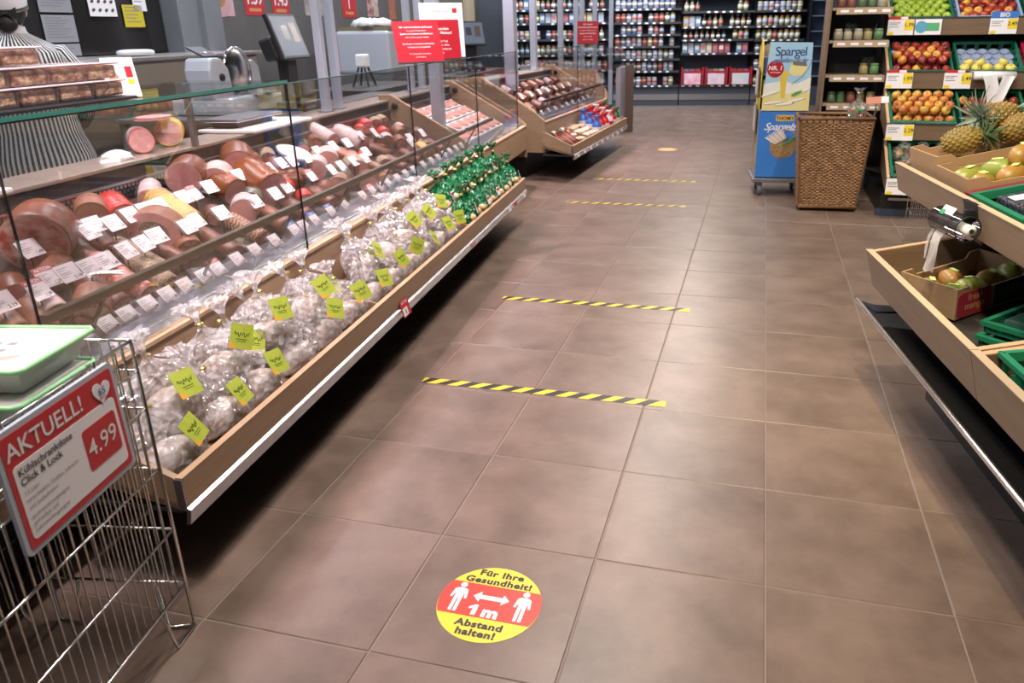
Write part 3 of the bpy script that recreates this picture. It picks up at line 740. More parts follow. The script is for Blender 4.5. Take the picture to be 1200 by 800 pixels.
def loaf_mb(L, W, H):
    b = MB(); rings = []; n = 16
    r = random.Random(L)
    for i in range(11):
        u = -1 + 2 * i / 10; k = max(0.05, (1 - abs(u) ** 2.6)) ** .5
        rings.append([(W * k * math.cos(2 * PI * j / n) * (1 + r.uniform(-.05, .05)), u * L, H * .42 * k + H * .5 * k * (1 + .10 * math.cos(2 * PI * j / n * 2)) * math.sin(2 * PI * j / n) + (r.uniform(-.003, .003))) for j in range(n)])
    b.loft(rings)
    return b
def bag_proto(k):
    r = random.Random(k)
    t = thing('wrapped_loaf', 'x', 'wrapped loaf')
    L, W, H = r.uniform(.086, .094), .053, .098
    obj('loaf', loaf_mb(L, W, H), loafm, t, smooth=True)
    fb = bag_film(k + 50, W * 1.06, L * 1.08, r.uniform(.175, .20), (r.uniform(-.05, -.02), r.uniform(-.02, .02)), 1)
    obj('cellophane', fb, cello, t); obj('gathered_top', fb.top, cello_top, t)
    return t
BAGS = [bag_proto(k) for k in range(6)]
lime_txt = M('tag_script', (0.05, 0.12, 0.01), 0.5)
_sq = MB(); _sq.tube([(-.022 + .044 * k / 24, .006 * math.sin(k * 1.35) + .003 * math.sin(k * .6), 0) for k in range(25)], .0011, 4); squig = _sq.mesh('script_print', lime_txt)
def lime_tag(parent, m):
    p = plate('tag', .066, .076, .0012, tagm, parent, m)
    poly('tag_corner', [(-.033, -.038), (-.010, -.038), (-.033, -.016)], .0002, tagb, p, T(0, 0, .0004))
    link('script_print', squig, p, T(0, .006, .0004))
    b = MB(); b.box(-.016, .016, -.010, -.008, 0, .0003); b.box(-.013, .013, -.016, -.0145, 0, .0003); obj('printed_lines', b, lime_txt, p, T(0, 0, .0003))
    return p
tags = [(0.111, 0.1), (0.339, 0.1), (0.543, 0.1), (0.769, 0.1), (0.976, 0.1), (1.195, 0.1), (1.424, 0.1), (1.628, 0.1), (1.852, 0.1), (2.066, 0.1), (2.282, 0.1), (2.5, 0.1), (0.22, 0.155), (0.45, 0.155), (0.72, 0.155), (0.98, 0.155), (1.5, 0.155), (1.72, 0.155), (1.95, 0.155), (2.18, 0.155), (2.4, 0.155), (0.62, 0.213), (0.82, 0.213), (1.16, 0.213), (1.62, 0.213), (1.9, 0.213), (2.1, 0.213), (2.3, 0.213), (2.49, 0.213)]
_cnt = {}
ORD = ['nearest', 'second', 'third', 'fourth', 'fifth', 'sixth', 'seventh', 'eighth', 'ninth', 'tenth', 'eleventh', 'twelfth', 'thirteenth', 'fourteenth', 'fifteenth', 'last']
rowname = lambda w: 'front' if w < .12 else ('upper' if w < .2 else 'back')
tags.sort()
zone = lambda s: 'near third' if s < .9 else ('middle third' if s < 1.75 else 'far third')
for i, (s, w) in enumerate(tags):
    z = 0.262 + (w - .02) * .243 + (.004 if w < .12 else (.085 if w < .2 else .012))
    k = i % 6
    lean = random.uniform(-.25, .35)
    w_ = w
    # the two compartment boards stand at 1.30 and 2.62
    s_ = s
    for dv in (1.304, 2.62):
        if abs(s_ - dv) < .1: s_ = dv + (.115 if s_ > dv and dv < 2 else -.115)
    s_ = max(s_, .11)
    mat = M1 @ T(-w_, s_, z) @ RZ(random.uniform(-.12, .12) if w != .155 else random.uniform(-.7, .7)) @ RX(random.uniform(-.08, .08)) @ RY(-.10)
    t = copy_tree(BAGS[k], mat, None, 'cellophane wrapped sugared loaf, %s in the %s row of the long bin' % (ORD[_cnt.setdefault(rowname(w), 0)], rowname(w)), 'wrapped loaves in the bin')
    _cnt[rowname(w)] += 1
    inv = mat.inverted()
    face = frame((0.25 + random.uniform(-.5, .5), .95, random.uniform(-.3, .3)), (-.5, random.uniform(-.3, .3), .8), (0, 0, 0))
    wp = Matrix.Translation(M1 @ Vector((-w_ + .062, s_ + random.uniform(-.03, .03), z + .105 + random.uniform(0, .04)))) @ face @ RZ(random.uniform(-.5, .5))
    if (i * 7) % 10 < 9: lime_tag(t, inv @ wp)
    b = MB(); b.lathe([(.009, 0), (.012, .004), (.012, .008), (.009, .012)], 10); obj('tie', b, goldtie, t, T(-.034, 0, .178))
for o in BAGS:
    for ch in list(o.children): bpy.data.objects.remove(ch)
    bpy.data.objects.remove(o)

# green wrapped dumpling bags
greenfilm = FILM('green_film', (0.05, 0.5, 0.2), 0.80, 0.22, 0.15, (0.006, 0.20, 0.065), 1.5, 45)
bunm = M('pale_bun', (0.62, 0.42, 0.20), 0.5, noise=(20, (0.72, 0.55, 0.32), .2))
def green_proto(k):
    t = thing('green_bag', 'x', 'bag'); r = random.Random(k)
    film = bag_film(k + 90, .052, .055, .17, (-.01, r.uniform(-.02, .02)), 1)
    obj('green_film', film, greenfilm, t); obj('gathered_top', film.top, greenfilm, t)
    for q in range(5):
        b = MB(); b.ell((0, 0, 0), .024, .022, .019, 12, 8); obj('bun', b, bunm, t, T(.036 + .004 * (q % 2), -.03 + .03 * (q % 3), .03 + .032 * (q // 3)), smooth=True)
    p = plate('bag_label', .03, .045, .0008, paper, t, frame((0, 1, 0), (-.3, 0, 1), (.063, .01, .095)))
    plate('red_logo', .026, .014, .0003, red, p, T(0, .01, .0004), .004)
    b = MB(); b.lathe([(.009, 0), (.012, .004), (.012, .008), (.009, .012)], 10); obj('tie', b, goldtie, t, T(-.01, 0, .165))
    return t
GB = [green_proto(k) for k in range(3)]
gpos = [(2.735, .085), (2.87, .10), (3.01, .085), (3.15, .105), (3.29, .085), (3.43, .10), (3.57, .085), (3.71, .10), (3.86, .085), (3.92, .20), (2.76, .225), (2.93, .235), (3.1, .23), (3.27, .235), (3.44, .23), (3.6, .235), (3.76, .23)]
for i, (s, w) in enumerate(gpos):
    z = 0.262 + (w - .02) * .243 + (.0 if w < .16 else .04)
    t = copy_tree(GB[i % 3], M1 @ T(-w, s, z) @ RZ(random.uniform(-.5, .6)) @ RX(random.uniform(-.12, .12)) @ SC(1.16), None, 'green foil bag of pale buns, %s in the %s row' % (ORD[i if i < 10 else i - 10], 'front' if w < .2 else 'back'), 'green bags of buns in the long bin')
for o in GB:
    for ch in list(o.children): 
        for c2 in list(ch.children): bpy.data.objects.remove(c2)
        bpy.data.objects.remove(ch)
    bpy.data.objects.remove(o)

# snack sausages and small bags in the far bin
stick = M('snack_stick', (0.22, 0.05, 0.03), .4, rnd=((.32, .1, .05), (.15, .03, .02)))
for i in range(12):
    t = thing('snack_stick', 'slim packed snack sausage fanned out in the far bin', 'snack sausage', M2 @ T(-.13 - .05 * (i % 2), .14 + .042 * i, .335 + .03 * (i % 2)) @ RZ(PI + random.uniform(-.5, .1)) @ RY(-.45) @ SC(1.35), 'snack sausages in the far bin')
    b = MB(); b.tube([(-.08, 0, 0), (.07, 0, 0)], .011, 8); obj('sausage', b, stick, t, smooth=True)
    obj('pack_end', MB().box(.05, .10, -.014, .014, -.002, .002), (paper, greenp, red)[i % 3], t)
cr = M('cracker_bag', (.62, .40, .28), .35, noise=(30, (.8, .68, .58), .15))
for i in range(14):
    b = MB(); b.ell((0, 0, 0), .055, .04, .016, 12, 6, p=.7)
    tag(obj('snack_pack', b, cr, None, M2 @ T(-.10 - .08 * (i % 3) + random.uniform(-.01, .01), .60 + .12 * (i // 3) + (i % 3) * .02 + (.10 if .6 + .12 * (i // 3) > .70 else -.02), .325 + .03 * (i % 3)) @ RZ(random.uniform(0, 3)) @ SC(1.2), smooth=True), 'pale clear pack of snack pieces heaped in the far bin', 'pack', 'pale snack packs')
redbag = M('red_top_bag', (.55, .02, .03), .3); bluebag = M('blue_bag', (.05, .15, .5), .3); whitebag = M('white_bag', (.75, .7, .72), .3); grbag = M('green_bag_film', (.01, .16, .05), .3)
for i in range(18):
    col = (bluebag, redbag, redbag, whitebag, redbag, grbag)[min(5, i // 3)]
    r_ = i % 3
    t = thing('treat_bag', 'small %s gathered bag standing in the far bin' % {0: 'blue', 1: 'red', 2: 'red', 3: 'white', 4: 'red', 5: 'green'}[min(5, i // 3)], 'bag', M2 @ T(-.08 - .08 * r_, 1.20 + .185 * (i // 3) + .02 * r_, .282 + .03 * r_) @ SC(1.3), 'gathered bags in the far bin, ' + col.name)
    b = MB(); b.lathe([(.03, 0), (.042, .02), (.042, .07), (.03, .10), (.012, .12), (.02, .135), (.032, .155)], 12); obj('bag', b, col, t, smooth=True)
    b = MB(); b.lathe([(.0425, .03), (.0435, .035), (.0435, .06), (.0425, .065)], 12); obj('band', b, whitebag if col is not whitebag else redbag, t)
# ================================================================== produce bench on the right
M3 = RZ(TH3)          # x = n (to the right), y = s (along, away from the camera)
pb = thing('produce_bench', 'two tier oak produce bench with chrome bumper on the right', 'bench', M3)
S0, SD, SE, SU = -1.2, 0.235, 1.174, 1.42
for a, c in ((S0, SD - .002), (SD + .002, SE)):
    b = MB(); b.prism([(.50, a, .58), (.54, a, .44), (.562, a, .44), (.522, a, .58)], (0, c - a, 0)); p = obj('front_board', b, wood_gr, pb)
    b = MB(); b.prism([(.499, a, .5795), (.523, a, .5795), (.523, a, .582), (.499, a, .582)], (0, c - a, 0)); obj('board_edge', b, M('pale_oak_edge', (.50, .38, .26), .5), p)
for s in (SE - .022, SD + .004, SD - .026):
    b = MB(); b.prism([(.522, s, .575), (.56, s, .44), (1.15, s, .50), (1.15, s, .70)], (0, .02, 0)); p = obj('side_board', b, wood_dk, pb)
    b = MB(); b.prism([(.522, s, .575), (1.15, s, .70), (1.15, s, .703), (.522, s, .579)], (0, .02, 0)); obj('board_edge', b, wood_edge, p)
b = MB(); b.prism([(.55, S0, .445), (1.15, S0, .517), (1.15, S0, .50), (.55, S0, .43)], (0, SE - S0 - .02, 0)); obj('lower_shelf', b, M('bench_floor', (.03, .025, .022), .6), pb)
b = MB(); b.box(.78, 1.7, S0, SE - .05, 0, .43); obj('plinth', b, black, pb)
b = MB(); b.prism([(.80, S0, .43), (1.15, S0, .49), (1.15, S0, .43)], (0, SE - S0 - .05, 0)); obj('bracket', b, black, pb)
b = MB(); b.tube([(.51, S0, .362), (.51, SE + .06, .362)], .0085, 12); obj('bumper_rail', b, M('bumper_chrome', (.85, .78, .72), .28, 1.0), pb, smooth=True)
b = MB(); b.prism([(.51, S0, .356), (.51, SE + .05, .356), (.555, SE + .0, .356), (.72, SE - .02, .356), (.80, SE - .02, .356), (.80, S0, .356)], (0, 0, .004)); obj('smoked_plate', b, smoked, pb)
b = MB(); b.prism([(.512, SE + .05, .361), (.555, SE, .361), (.70, SE - .02, .361), (.70, SE - .075, .361), (.54, SE - .075, .361)], (0, 0, .003)); obj('plate_end', b, M('plate_end_blue', (.012, .016, .035), .3), pb)
# upper tier
for a, c in ((S0, .70), (.708, SU)):
    b = MB(); b.prism([(.64, a, .86), (.665, a, .755), (.687, a, .755), (.662, a, .86)], (0, c - a, 0)); p = obj('front_board', b, wood_gr, pb)
    b = MB(); b.prism([(.639, a, .8595), (.663, a, .8595), (.663, a, .862), (.639, a, .862)], (0, c - a, 0)); obj('board_edge', b, MATS['pale_oak_edge'], p)
b = MB(); b.prism([(.662, SU - .02, .855), (.685, SU - .02, .755), (1.4, SU - .02, .90), (1.4, SU - .02, 1.02)], (0, .02, 0)); obj('side_board', b, wood_dk, pb)
b = MB(); b.prism([(.675, S0, .775), (1.4, S0, .925), (1.4, S0, .91), (.675, S0, .76)], (0, SU - S0 - .02, 0)); obj('upper_shelf', b, wood_dk, pb)
b = MB(); b.box(1.15, 1.7, S0, SU - .05, .43, .88); obj('back_body', b, black, pb)
b = MB(); b.prism([(.636, .66, .862), (.632, .75, .862), (.672, .75, .74), (.672, .66, .74)], (.012, 0, 0)); obj('rim_clip', b, dark, pb)
def z_lo(n): return .445 + (n - .55) * .12
def z_up(n): return .775 + (n - .675) * .2069
TLO, TUP = math.atan(.12), math.atan(.2069)

def crate(name, label, cat, w, d, h, mat, parent_mat, group=None, slots=True):
    """open plastic crate, floor at z=0, centred; each wall a part with a folded rim and slots"""
    t = thing(name, label, cat, parent_mat, group); th = .008
    obj('crate_floor', MB().box(-w / 2 + th, w / 2 - th, -d / 2 + th, d / 2 - th, 0, th), mat, t)
    for ax, L, off in (('x', w, d / 2), ('x', w, -d / 2), ('y', d, w / 2), ('y', d, -w / 2)):
        b = MB(); sg = 1 if off > 0 else -1
        def bx(u0, u1, z0, z1, o0=0, o1=th):
            a0, a1 = sorted((off - sg * o0, off - sg * o1))
            if ax == 'x': b.box(u0, u1, a0, a1, z0, z1)
            else: b.box(a0, a1, u0, u1, z0, z1)
        k = max(3, int(L / .075)); st = L / k
        bx(-L / 2, L / 2, 0, h * .28); bx(-L / 2, L / 2, h * .72, h)
        for i in range(k + 1):
            u = -L / 2 + i * st; bx(max(u - .014, -L / 2), min(u + .014, L / 2), h * .28, h * .72)
        wl = obj('crate_wall', b, mat, t)
        b = MB(); bx(-L / 2 - .006, L / 2 + .006, h - .014, h, -.008, 0.001); obj('rim', b, mat, wl)
    return t
def cbox(name, label, w, d, h, mat, inner=None, group=None, notch=True, cat='box'):
    """open cardboard box with raised end flaps and a printed front (local -y)"""
    t = thing(name, label, cat, mat, group); th = .006
    obj('box_floor', MB().box(-w / 2, w / 2, -d / 2, d / 2, 0, th), card, t)
    for y in (-d / 2, d / 2 - th):
        b = MB(); b.prism([(-w / 2, y, th), (w / 2, y, th), (w / 2, y, h), (w / 2 - .05, y, h), (w / 2 - .07, y, h * .78), (-w / 2 + .07, y, h * .78), (-w / 2 + .05, y, h), (-w / 2, y, h)], (0, th, 0))
        obj('box_wall', b, card, t)
    for x in (-w / 2, w / 2 - th):
        b = MB(); b.box(x, x + th, -d / 2 + th, d / 2 - th, th, h); obj('box_wall', b, card, t)
    return t

# ---------- mangoes
mango = M('mango_skin', (.13, .20, .03), .38, noise=(9, (.42, .15, .04), .22))
mango2 = M('mango_green', (.15, .24, .03), .35, noise=(8, (.28, .26, .05), .3))
mango_st = M('lime_sticker', (.55, .72, .25), .5)
def mango_proto(m):
    t = thing('mango', 'x', 'mango'); b = MB()
    rings = []; n = 18
    for i in range(13):
        th = PI * i / 12; u = -math.cos(th)
        k = math.sin(th) ** .85 if 0 < i < 12 else .03
        rings.append([(u * .058, .041 * k * math.cos(2 * PI * j / n) + .006 * (u * u), .040 * k * (1 - .10 * u) * math.sin(2 * PI * j / n)) for j in range(n)])
    b.loft(rings); obj('fruit', b, m, t, smooth=True)
    b = MB(); b.tube([(.056, .006, 0), (.062, .006, 0)], .004, 8); obj('stem_end', b, M('stem', (.10, .07, .03), .7), t)
    s = plate('sticker', .034, .02, .0008, mango_st, t, T(.005, -.004, .0408) @ RZ(.4))
    return t
MG = [mango_proto(mango), mango_proto(mango2)]
def put_mango(i, mat, label, group):
    p = MG[i % 2]
    if p.get('used'): return copy_tree(p, mat, None, label, group)
    p['used'] = 1; p.matrix_basis = mat; p['label'] = label; p['group'] = group
# lower box: fresh mango
LB = M3 @ T(.775, .935, z_lo(.77) + .012) @ RZ(math.radians(31)) @ RY(-.08)
lb = cbox('mango_box', 'open cardboard mango box printed dark and red, lying askew on the lower tier', .38, .22, .105, LB)
F = frame((1, 0, 0), (0, 0, 1), (0, -.1105, .045))
plate('print', .20, .075, .001, M('box_black', (.035, .04, .042), .5), lb, F @ T(.085, .0, .0006))
pr = plate('red_print', .16, .085, .001, M('box_red', (.36, .03, .06), .5), lb, F @ T(-.105, .0, .0008), .02)
gold = M('box_gold', (.62, .36, .16), .5)
text('fresh', .034, gold, lb, F @ T(-.105, .012, .0014), 'CENTER', .01); text('mango', .034, gold, lb, F @ T(-.105, -.018, .0014), 'CENTER', .01)
text('Asica', .045, M('box_green', (.07, .24, .20), .5), lb, F @ T(.085, -.005, .0014), 'CENTER', .005)
for i, (x, y, r_) in enumerate(((-.13, .045, .4), (-.13, -.05, 1.9), (-.03, .04, 1.0), (-.05, -.05, 2.5), (.04, -.045, .2), (.13, -.055, .8))):
    put_mango(i, LB @ T(x, y, .05 + .004 * i) @ RZ(r_) @ RX(.15) @ SC(.9), 'mango with lime sticker in the printed box on the lower tier', 'mangoes in the lower box')
# stacked green crates behind the mango box and the empty crate
def on_lo(n, s, dz=0, rz=0): return M3 @ T(n, s, z_lo(n) + dz) @ RY(-TLO) @ RZ(rz)
crate('green_crate', 'dark green crate stacked under the mango box print side', 'crate', .40, .30, .035, greenp, on_lo(.915, .53, .003, .54))
crate('green_crate', 'dark green crate on top of the stack beside the mango box', 'crate', .40, .30, .035, greenp, on_lo(.93, .545, .040, .54))
b = MB(); b.box(-.17, .17, -.12, .12, .0, .03); tag(obj('crate_liner', b, M('dark_green_liner', (.006, .05, .035), .6), None, on_lo(.93, .545, .050, .54), bevel=.014), 'dark green liner filling the top crate behind the mango box', 'liner')
crate('green_crate', 'empty bright green crate at the right picture edge', 'crate', .46, .36, .09, M('bright_green_plastic', (.02, .22, .12), .4), on_lo(.80, .02, .055))
crate('green_crate', 'second empty green crate nearer the camera', 'crate', .46, .36, .09, MATS['bright_green_plastic'], on_lo(.80, -.40, .055))
# ---------- upper tier goods
def on_up(n, s, dz=0, rz=0): return M3 @ T(n, s, z_up(n) + dz) @ RY(-TUP) @ RZ(rz)
cbox('cardboard_tray', 'lower cardboard tray under the pineapple tray at the bench end', .42, .24, .06, on_up(.91, 1.27, .004, .04))
pbx = cbox('pineapple_box', 'brown cardboard tray holding the pineapples at the bench end', .44, .25, .08, on_up(.91, 1.27, .067, .04))
UB = on_up(.92, .995, .02, .0)
cbox('mango_box', 'open cardboard box of large mangoes on the upper tier', .44, .27, .10, UB)
for i, (x, y, r_, z) in enumerate(((-.15, .05, .3, .055), (-.15, -.06, 1.2, .055), (-.05, .06, 2.2, .06), (-.05, -.05, .5, .06), (.06, .05, 1.3, .06), (.06, -.05, 2.6, .06), (.15, .04, .2, .055), (0, .0, .9, .11), (.15, -.06, 1, .06))):
    put_mango(i + 1, UB @ T(x, y, z) @ RZ(r_) @ SC(1.0), 'large green mango in the box on the upper tier', 'mangoes in the upper box')
sg = thing('box_sign', 'dark red box end with a white label beside the mangoes', 'box', on_up(.91, .835, .0, .02))
obj('panel', MB().box(-.22, .22, -.035, .02, 0, .085), M('wine_red_card', (.16, .015, .03), .5), sg)
plate('label', .13, .06, .001, M('pale_label', (.55, .6, .7), .5), sg, frame((1, 0, 0), (0, .2, 1), (.05, -.037, .045)))
gc = crate('green_crate', 'green crate of packed dark berries on the upper tier', 'crate', .46, .33, .09, M('mid_green_plastic', (.01, .17, .09), .4), on_up(.92, .62, .004))
for i in range(4):
    t = thing('berry_punnet', 'clear punnet of dark berries in the green crate', 'punnet', on_up(.80 + .13 * (i % 2), .55 + .15 * (i // 2), .02 + .0), 'berry punnets in the crate')
    obj('tub', MB().box(-.055, .055, -.065, .065, 0, .06), M('dark_berries', (.02, .02, .035), .25, noise=(60, (.07, .07, .12), .15), bump=(70, 1)), t, bevel=.006)
    plate('label', .08, .05, .001, paper, t, T(0, 0, .0625))
crate('green_crate', 'nearest green crate on the upper tier at the picture edge', 'crate', .46, .33, .09, MATS['mid_green_plastic'], on_up(.92, .26, .004))
cbox('cardboard_box', 'plain cardboard box behind the mangoes on the upper tier', .3, .3, .12, on_up(1.30, 1.02, .006))

# ---------- pineapples
pskin = M('pineapple_skin', (.30, .17, .035), .5, noise=(20, (.14, .12, .03), .2))
pskin2 = M('pineapple_skin_green', (.16, .13, .03), .5, noise=(24, (.30, .20, .05), .2))
leafm = M('pineapple_leaf', (.06, .12, .045), .45, noise=(12, (.16, .22, .12), .2))
leafs = M('pineapple_leaf_silver', (.26, .31, .28), .45, noise=(12, (.12, .2, .12), .2))
def pine_body():
    b = MB(); n = 22
    prof = []
    for i in range(15):
        u = i / 14; r = .052 * (math.sin(PI * (u * .94 + .03))) ** .42; prof.append((max(r, .008), u * .15))
    b.lathe(prof, n)
    for i in range(11):
        u = (i + .5) / 11.5; r = .052 * (math.sin(PI * (u * .94 + .03))) ** .42; z = u * .15
        k = 13
        for j in range(k):
            a = 2 * PI * (j + .5 * (i % 2)) / k; c = Vector((r * math.cos(a), r * math.sin(a), z))
            tn = Vector((-math.sin(a), math.cos(a), 0)); up = Vector((0, 0, 1)); o_ = Vector((math.cos(a), math.sin(a), .1))
            h = .0115
            b.add([c + tn * h * r / .05, c + up * h * .85, c - tn * h * r / .05, c - up * h * .85, c + o_ * .006], [(0, 1, 4), (1, 2, 4), (2, 3, 4), (3, 0, 4)])
    return b
pme = pine_body().mesh('pineapple_body', pskin); pme2 = pine_body().mesh('pineapple_body', pskin2)
def leaf_mesh(m, L=.10, W=.010, curl=.6):
    b = MB(); vs = []; k = 6
    for i in range(k + 1):
        u = i / k; w = W * (1 - u) ** .7 * (1 if u > .05 else .9)
        x = L * u; z = L * .75 * u; ang = curl * u
        x, z = L * (math.sin(.45 * u + ang * u)), L * u * (1 - .35 * ang * u)
        vs += [(x - .003, -w, z), (x, 0, z - .001), (x - .003, w, z)]
    fs = []
    for i in range(k):
        for q in range(2): fs.append((i * 3 + q, i * 3 + q + 1, i * 3 + 4 + q, i * 3 + 3 + q))
    b.add(vs, fs)
    return b.mesh('leaf', m, True)
lm = [leaf_mesh(leafm), leaf_mesh(leafm, .085, .010, .9), leaf_mesh(leafs), leaf_mesh(leafs, .085, .010, .9)]
def pineapple(mat, silver, me, label):
    t = thing('pineapple', label, 'pineapple', mat @ SC(.88), 'pineapples on the produce bench')
    link('fruit', me, t)
    for i in range(30):
        a = i * 2.4; lv = i / 30
        link('leaf', lm[(2 if silver else 0) + (i % 2)], t, T(0, 0, .143 + .012 * (1 - lv)) @ RZ(a) @ RY(.95 * (1 - lv) - .12) @ T(.012 * (1 - lv) + .002, 0, 0) @ SC(1 + .25 * lv))
    return t
pineapple(on_up(.76, 1.31, .15) @ RZ(-.35) @ RY(1.45), False, pme2, 'small dark pineapple lying at the tray front, leaves to the right')
pineapple(on_up(1.03, 1.36, .20) @ RZ(.15) @ RY(-1.45), True, pme, 'golden pineapple lying behind with silvery crown to the left')
pineapple(on_up(.93, 1.25, .16) @ RZ(-.15) @ RY(1.35), False, pme, 'golden pineapple with dark green crown in the middle of the tray')
pineapple(on_up(1.20, 1.24, .20) @ RZ(2.9) @ RY(1.1), True, pme2, 'pineapple with large silver crown at the right picture edge')

# ---------- carrier bag roll on the bench front
d = thing('bag_dispenser', 'smoked tube dispenser with a roll of thin produce bags', 'dispenser', M3 @ T(.592, .68, .80) @ RZ(-PI / 2) @ SC(.72))
b = MB(); n = 28
b.add([(x, .052 * math.cos(2 * PI * j / n) * 1.0, .052 * math.sin(2 * PI * j / n)) for x in (-.12, .10) for j in range(n)], [(j, (j + 1) % n, n + (j + 1) % n, n + j) for j in range(n)])
obj('smoked_tube', b, smoked, d, RZ(.15), smooth=True)
b = MB(); b.tube([(.10, .053 * math.cos(2 * PI * j / n), .053 * math.sin(2 * PI * j / n)) for j in range(n + 1)], .003, 6, cap=False); obj('tube_ring', b, black, d, RZ(.15))
plate('instruction_label', .085, .06, .0006, paper, d, RZ(.15) @ frame((1, 0, 0), (0, .55, .83), (-.02, -.03, .0445)) )
plate('green_mark', .03, .022, .0004, M('label_green', (.02, .25, .1), .5), d, RZ(.15) @ frame((1, 0, 0), (0, .55, .83), (-.045, -.034, .0452)))
b = MB(); b.lathe([(.022, -.09), (.022, .125)], 18, 0, RZ(.15) @ RY(PI / 2)); obj('bag_roll', b, white, d, smooth=True)
b = MB(); b.lathe([(.010, .123), (.010, .128)], 14, 0, RZ(.15) @ RY(PI / 2)); obj('roll_core', b, dark, d)
b = MB(); b.box(.075, .105, -.02, .03, -.03, .045); obj('arm', b, black, d, T(-.10, .055, .015), bevel=.005)
film_bag = FILM('thin_bag', (.97, .97, .98), .55, .2, .2, (.82, .80, .84), 1.4)
def sheet(name, parent, path, w, m, twist=0.0, mat=None):
    b = MB(); vs = []
    for i, p in enumerate(path):
        p = Vector(p); a = twist * i / len(path)
        for u in (-1, -.5, 0, .5, 1):
            vs.append(p + Vector((math.cos(a) * u * w * (1 - .35 * i / len(path)), math.sin(a) * u * w + .006 * math.sin(3 * u + i), .004 * math.sin(5 * u + i))))
    fs = []
    for i in range(len(path) - 1):
        for q in range(4): fs.append((i * 5 + q, i * 5 + q + 1, i * 5 + 6 + q, i * 5 + 5 + q))
    b.add(vs, fs); return obj(name, b, m, parent, mat, smooth=True)
sheet('hanging_bag', d, [(-.02, -.03, -.02), (-.03, -.045, -.06), (-.03, -.05, -.10), (-.045, -.05, -.15), (-.07, -.05, -.20), (-.08, -.05, -.23)], .034, film_bag, .5)
sheet('hanging_bag', d, [(-.08, -.04, -.03), (-.10, -.05, -.08), (-.11, -.05, -.13), (-.115, -.05, -.18)], .012, film_bag, .3)
# small wire basket of netted nuts below the bench end
wb = thing('wire_basket', 'small wire basket of golden onions standing behind the bench end', 'basket', T(.88, 3.12, .42))
for i in range(9):
    b = MB(); x = -.07 + .0175 * i; b.tube([(x * 1.2, -.08, 0), (x * 1.2, -.08, -.42), (x * 1.2, .08, -.42), (x * 1.2, .08, 0)], .0018, 5); obj('wire', b, chrome, wb)
for z in (0, -.1, -.3):
    b = MB(); b.tube([(-.084, -.08, z), (.084, -.08, z), (.084, .08, z), (-.084, .08, z), (-.084, -.08, z)], .0025, 5); obj('rim_wire', b, chrome, wb)
nutm = M('onion_skin', (.42, .18, .04), .5, noise=(30, (.25, .09, .02), .2))
for i in range(14):
    b = MB(); b.ell((0, 0, 0), .023, .023, .022, 10, 7)
    tag(obj('onion', b, nutm, None, T(.82 + .042 * (i % 4), 3.07 + .044 * (i // 4 % 3), .40 + .04 * (i // 12)) , smooth=True), 'small golden onion in the wire basket at the bench end', 'onion', 'onions in the wire basket')
plate('white_tie', .025, .06, .001, white, wb, frame((1, 0, 0), (0, 0, 1), (-.03, -.083, .02)))

# ================================================================== fruit stand
fs_ = thing('fruit_stand', 'stepped oak fruit stand with four tiers of crates at the back right', 'stand', T(.83, 0, 0))
TIER = [(4.25, .30, .20), (4.58, .65, .54), (4.92, 1.005, .885), (5.20, 1.39, 1.27)]
FW = 1.95; TL = math.radians(30)
for (y, zt, zb) in TIER:
    obj('tier_board', MB().box(0, FW, y, y + .022, zb, zt), wood_dk, fs_)
    obj('price_rail', MB().box(0.0, FW, y - .004, y + .024, zt, zt + .012), alu, fs_)
    for x in (0, FW - .02):
        b = MB(); b.prism([(x, y + .022, zb), (x, y + .022, zt), (x, y + .42, zt + .23), (x, y + .42, zb + .12)], (.02, 0, 0)); p = obj('side_board', b, wood_dk, fs_)
        b = MB(); b.prism([(x, y + .022, zt), (x, y + .42, zt + .23), (x, y + .42, zt + .24), (x, y + .022, zt + .01)], (.02, 0, 0)); obj('board_edge', b, wood_edge, p)
    b = MB(); b.prism([(.02, y + .022, zb + .03), (.02, y + .42, zb + .26), (.02, y + .42, zb + .24), (.02, y + .022, zb + .01)], (FW - .04, 0, 0)); obj('tier_shelf', b, dark, fs_)
obj('plinth', MB().box(.0, FW, 4.42, 5.65, 0, .17), black, fs_)
obj('bumper', MB().box(.05, FW, 4.40, 4.418, .115, .135), alu, fs_)
obj('foot_plate', MB().box(-.03, FW, 4.38, 4.42, 0, .05), navy, fs_)
obj('stand_back', MB().box(.0, FW, 5.62, 5.66, .17, 2.2), black, fs_)
for x in (0.02, FW - .06): obj('upright', MB().box(x, x + .04, 5.58, 5.62, .17, 2.2), dark, fs_)
def tier_mat(k, x, v, h):
    """point on the sloping crate plane of tier k: v along the slope, h above it"""
    y, zt, zb = TIER[k]
    return T(.83 + .012 + x, y + .062, zb + .058) @ RX(TL) @ T(0, v, h)
def apple_mesh(m, sq=.92):
    b = MB(); pr = []
    for r, z in ((.004, -.030), (.016, -.034), (.028, -.028), (.037, -.010), (.040, .006), (.036, .022), (.026, .032), (.014, .033), (.004, .026)): pr.append((r, z * sq))
    b.lathe(pr, 14); b.tube([(0, 0, .022), (.003, 0, .040)], .0015, 5, 1)
    return b.mesh('apple', [m, MATS['stem']], True)
ap_green = M('apple_green', (.28, .42, .03), .38, noise=(6, (.38, .50, .07), .3))
ap_red = M('apple_dark_red', (.12, .005, .010), .28, noise=(8, (.25, .015, .015), .2))
ap_yel = M('apple_yellow', (.66, .55, .08), .38, noise=(7, (.72, .62, .18), .3))
ap_blush = M('apple_blush', (.55, .10, .03), .35, noise=(9, (.68, .42, .06), .18))
ap_gold = M('apple_gold_red', (.60, .40, .07), .38, noise=(9, (.42, .07, .03), .14))
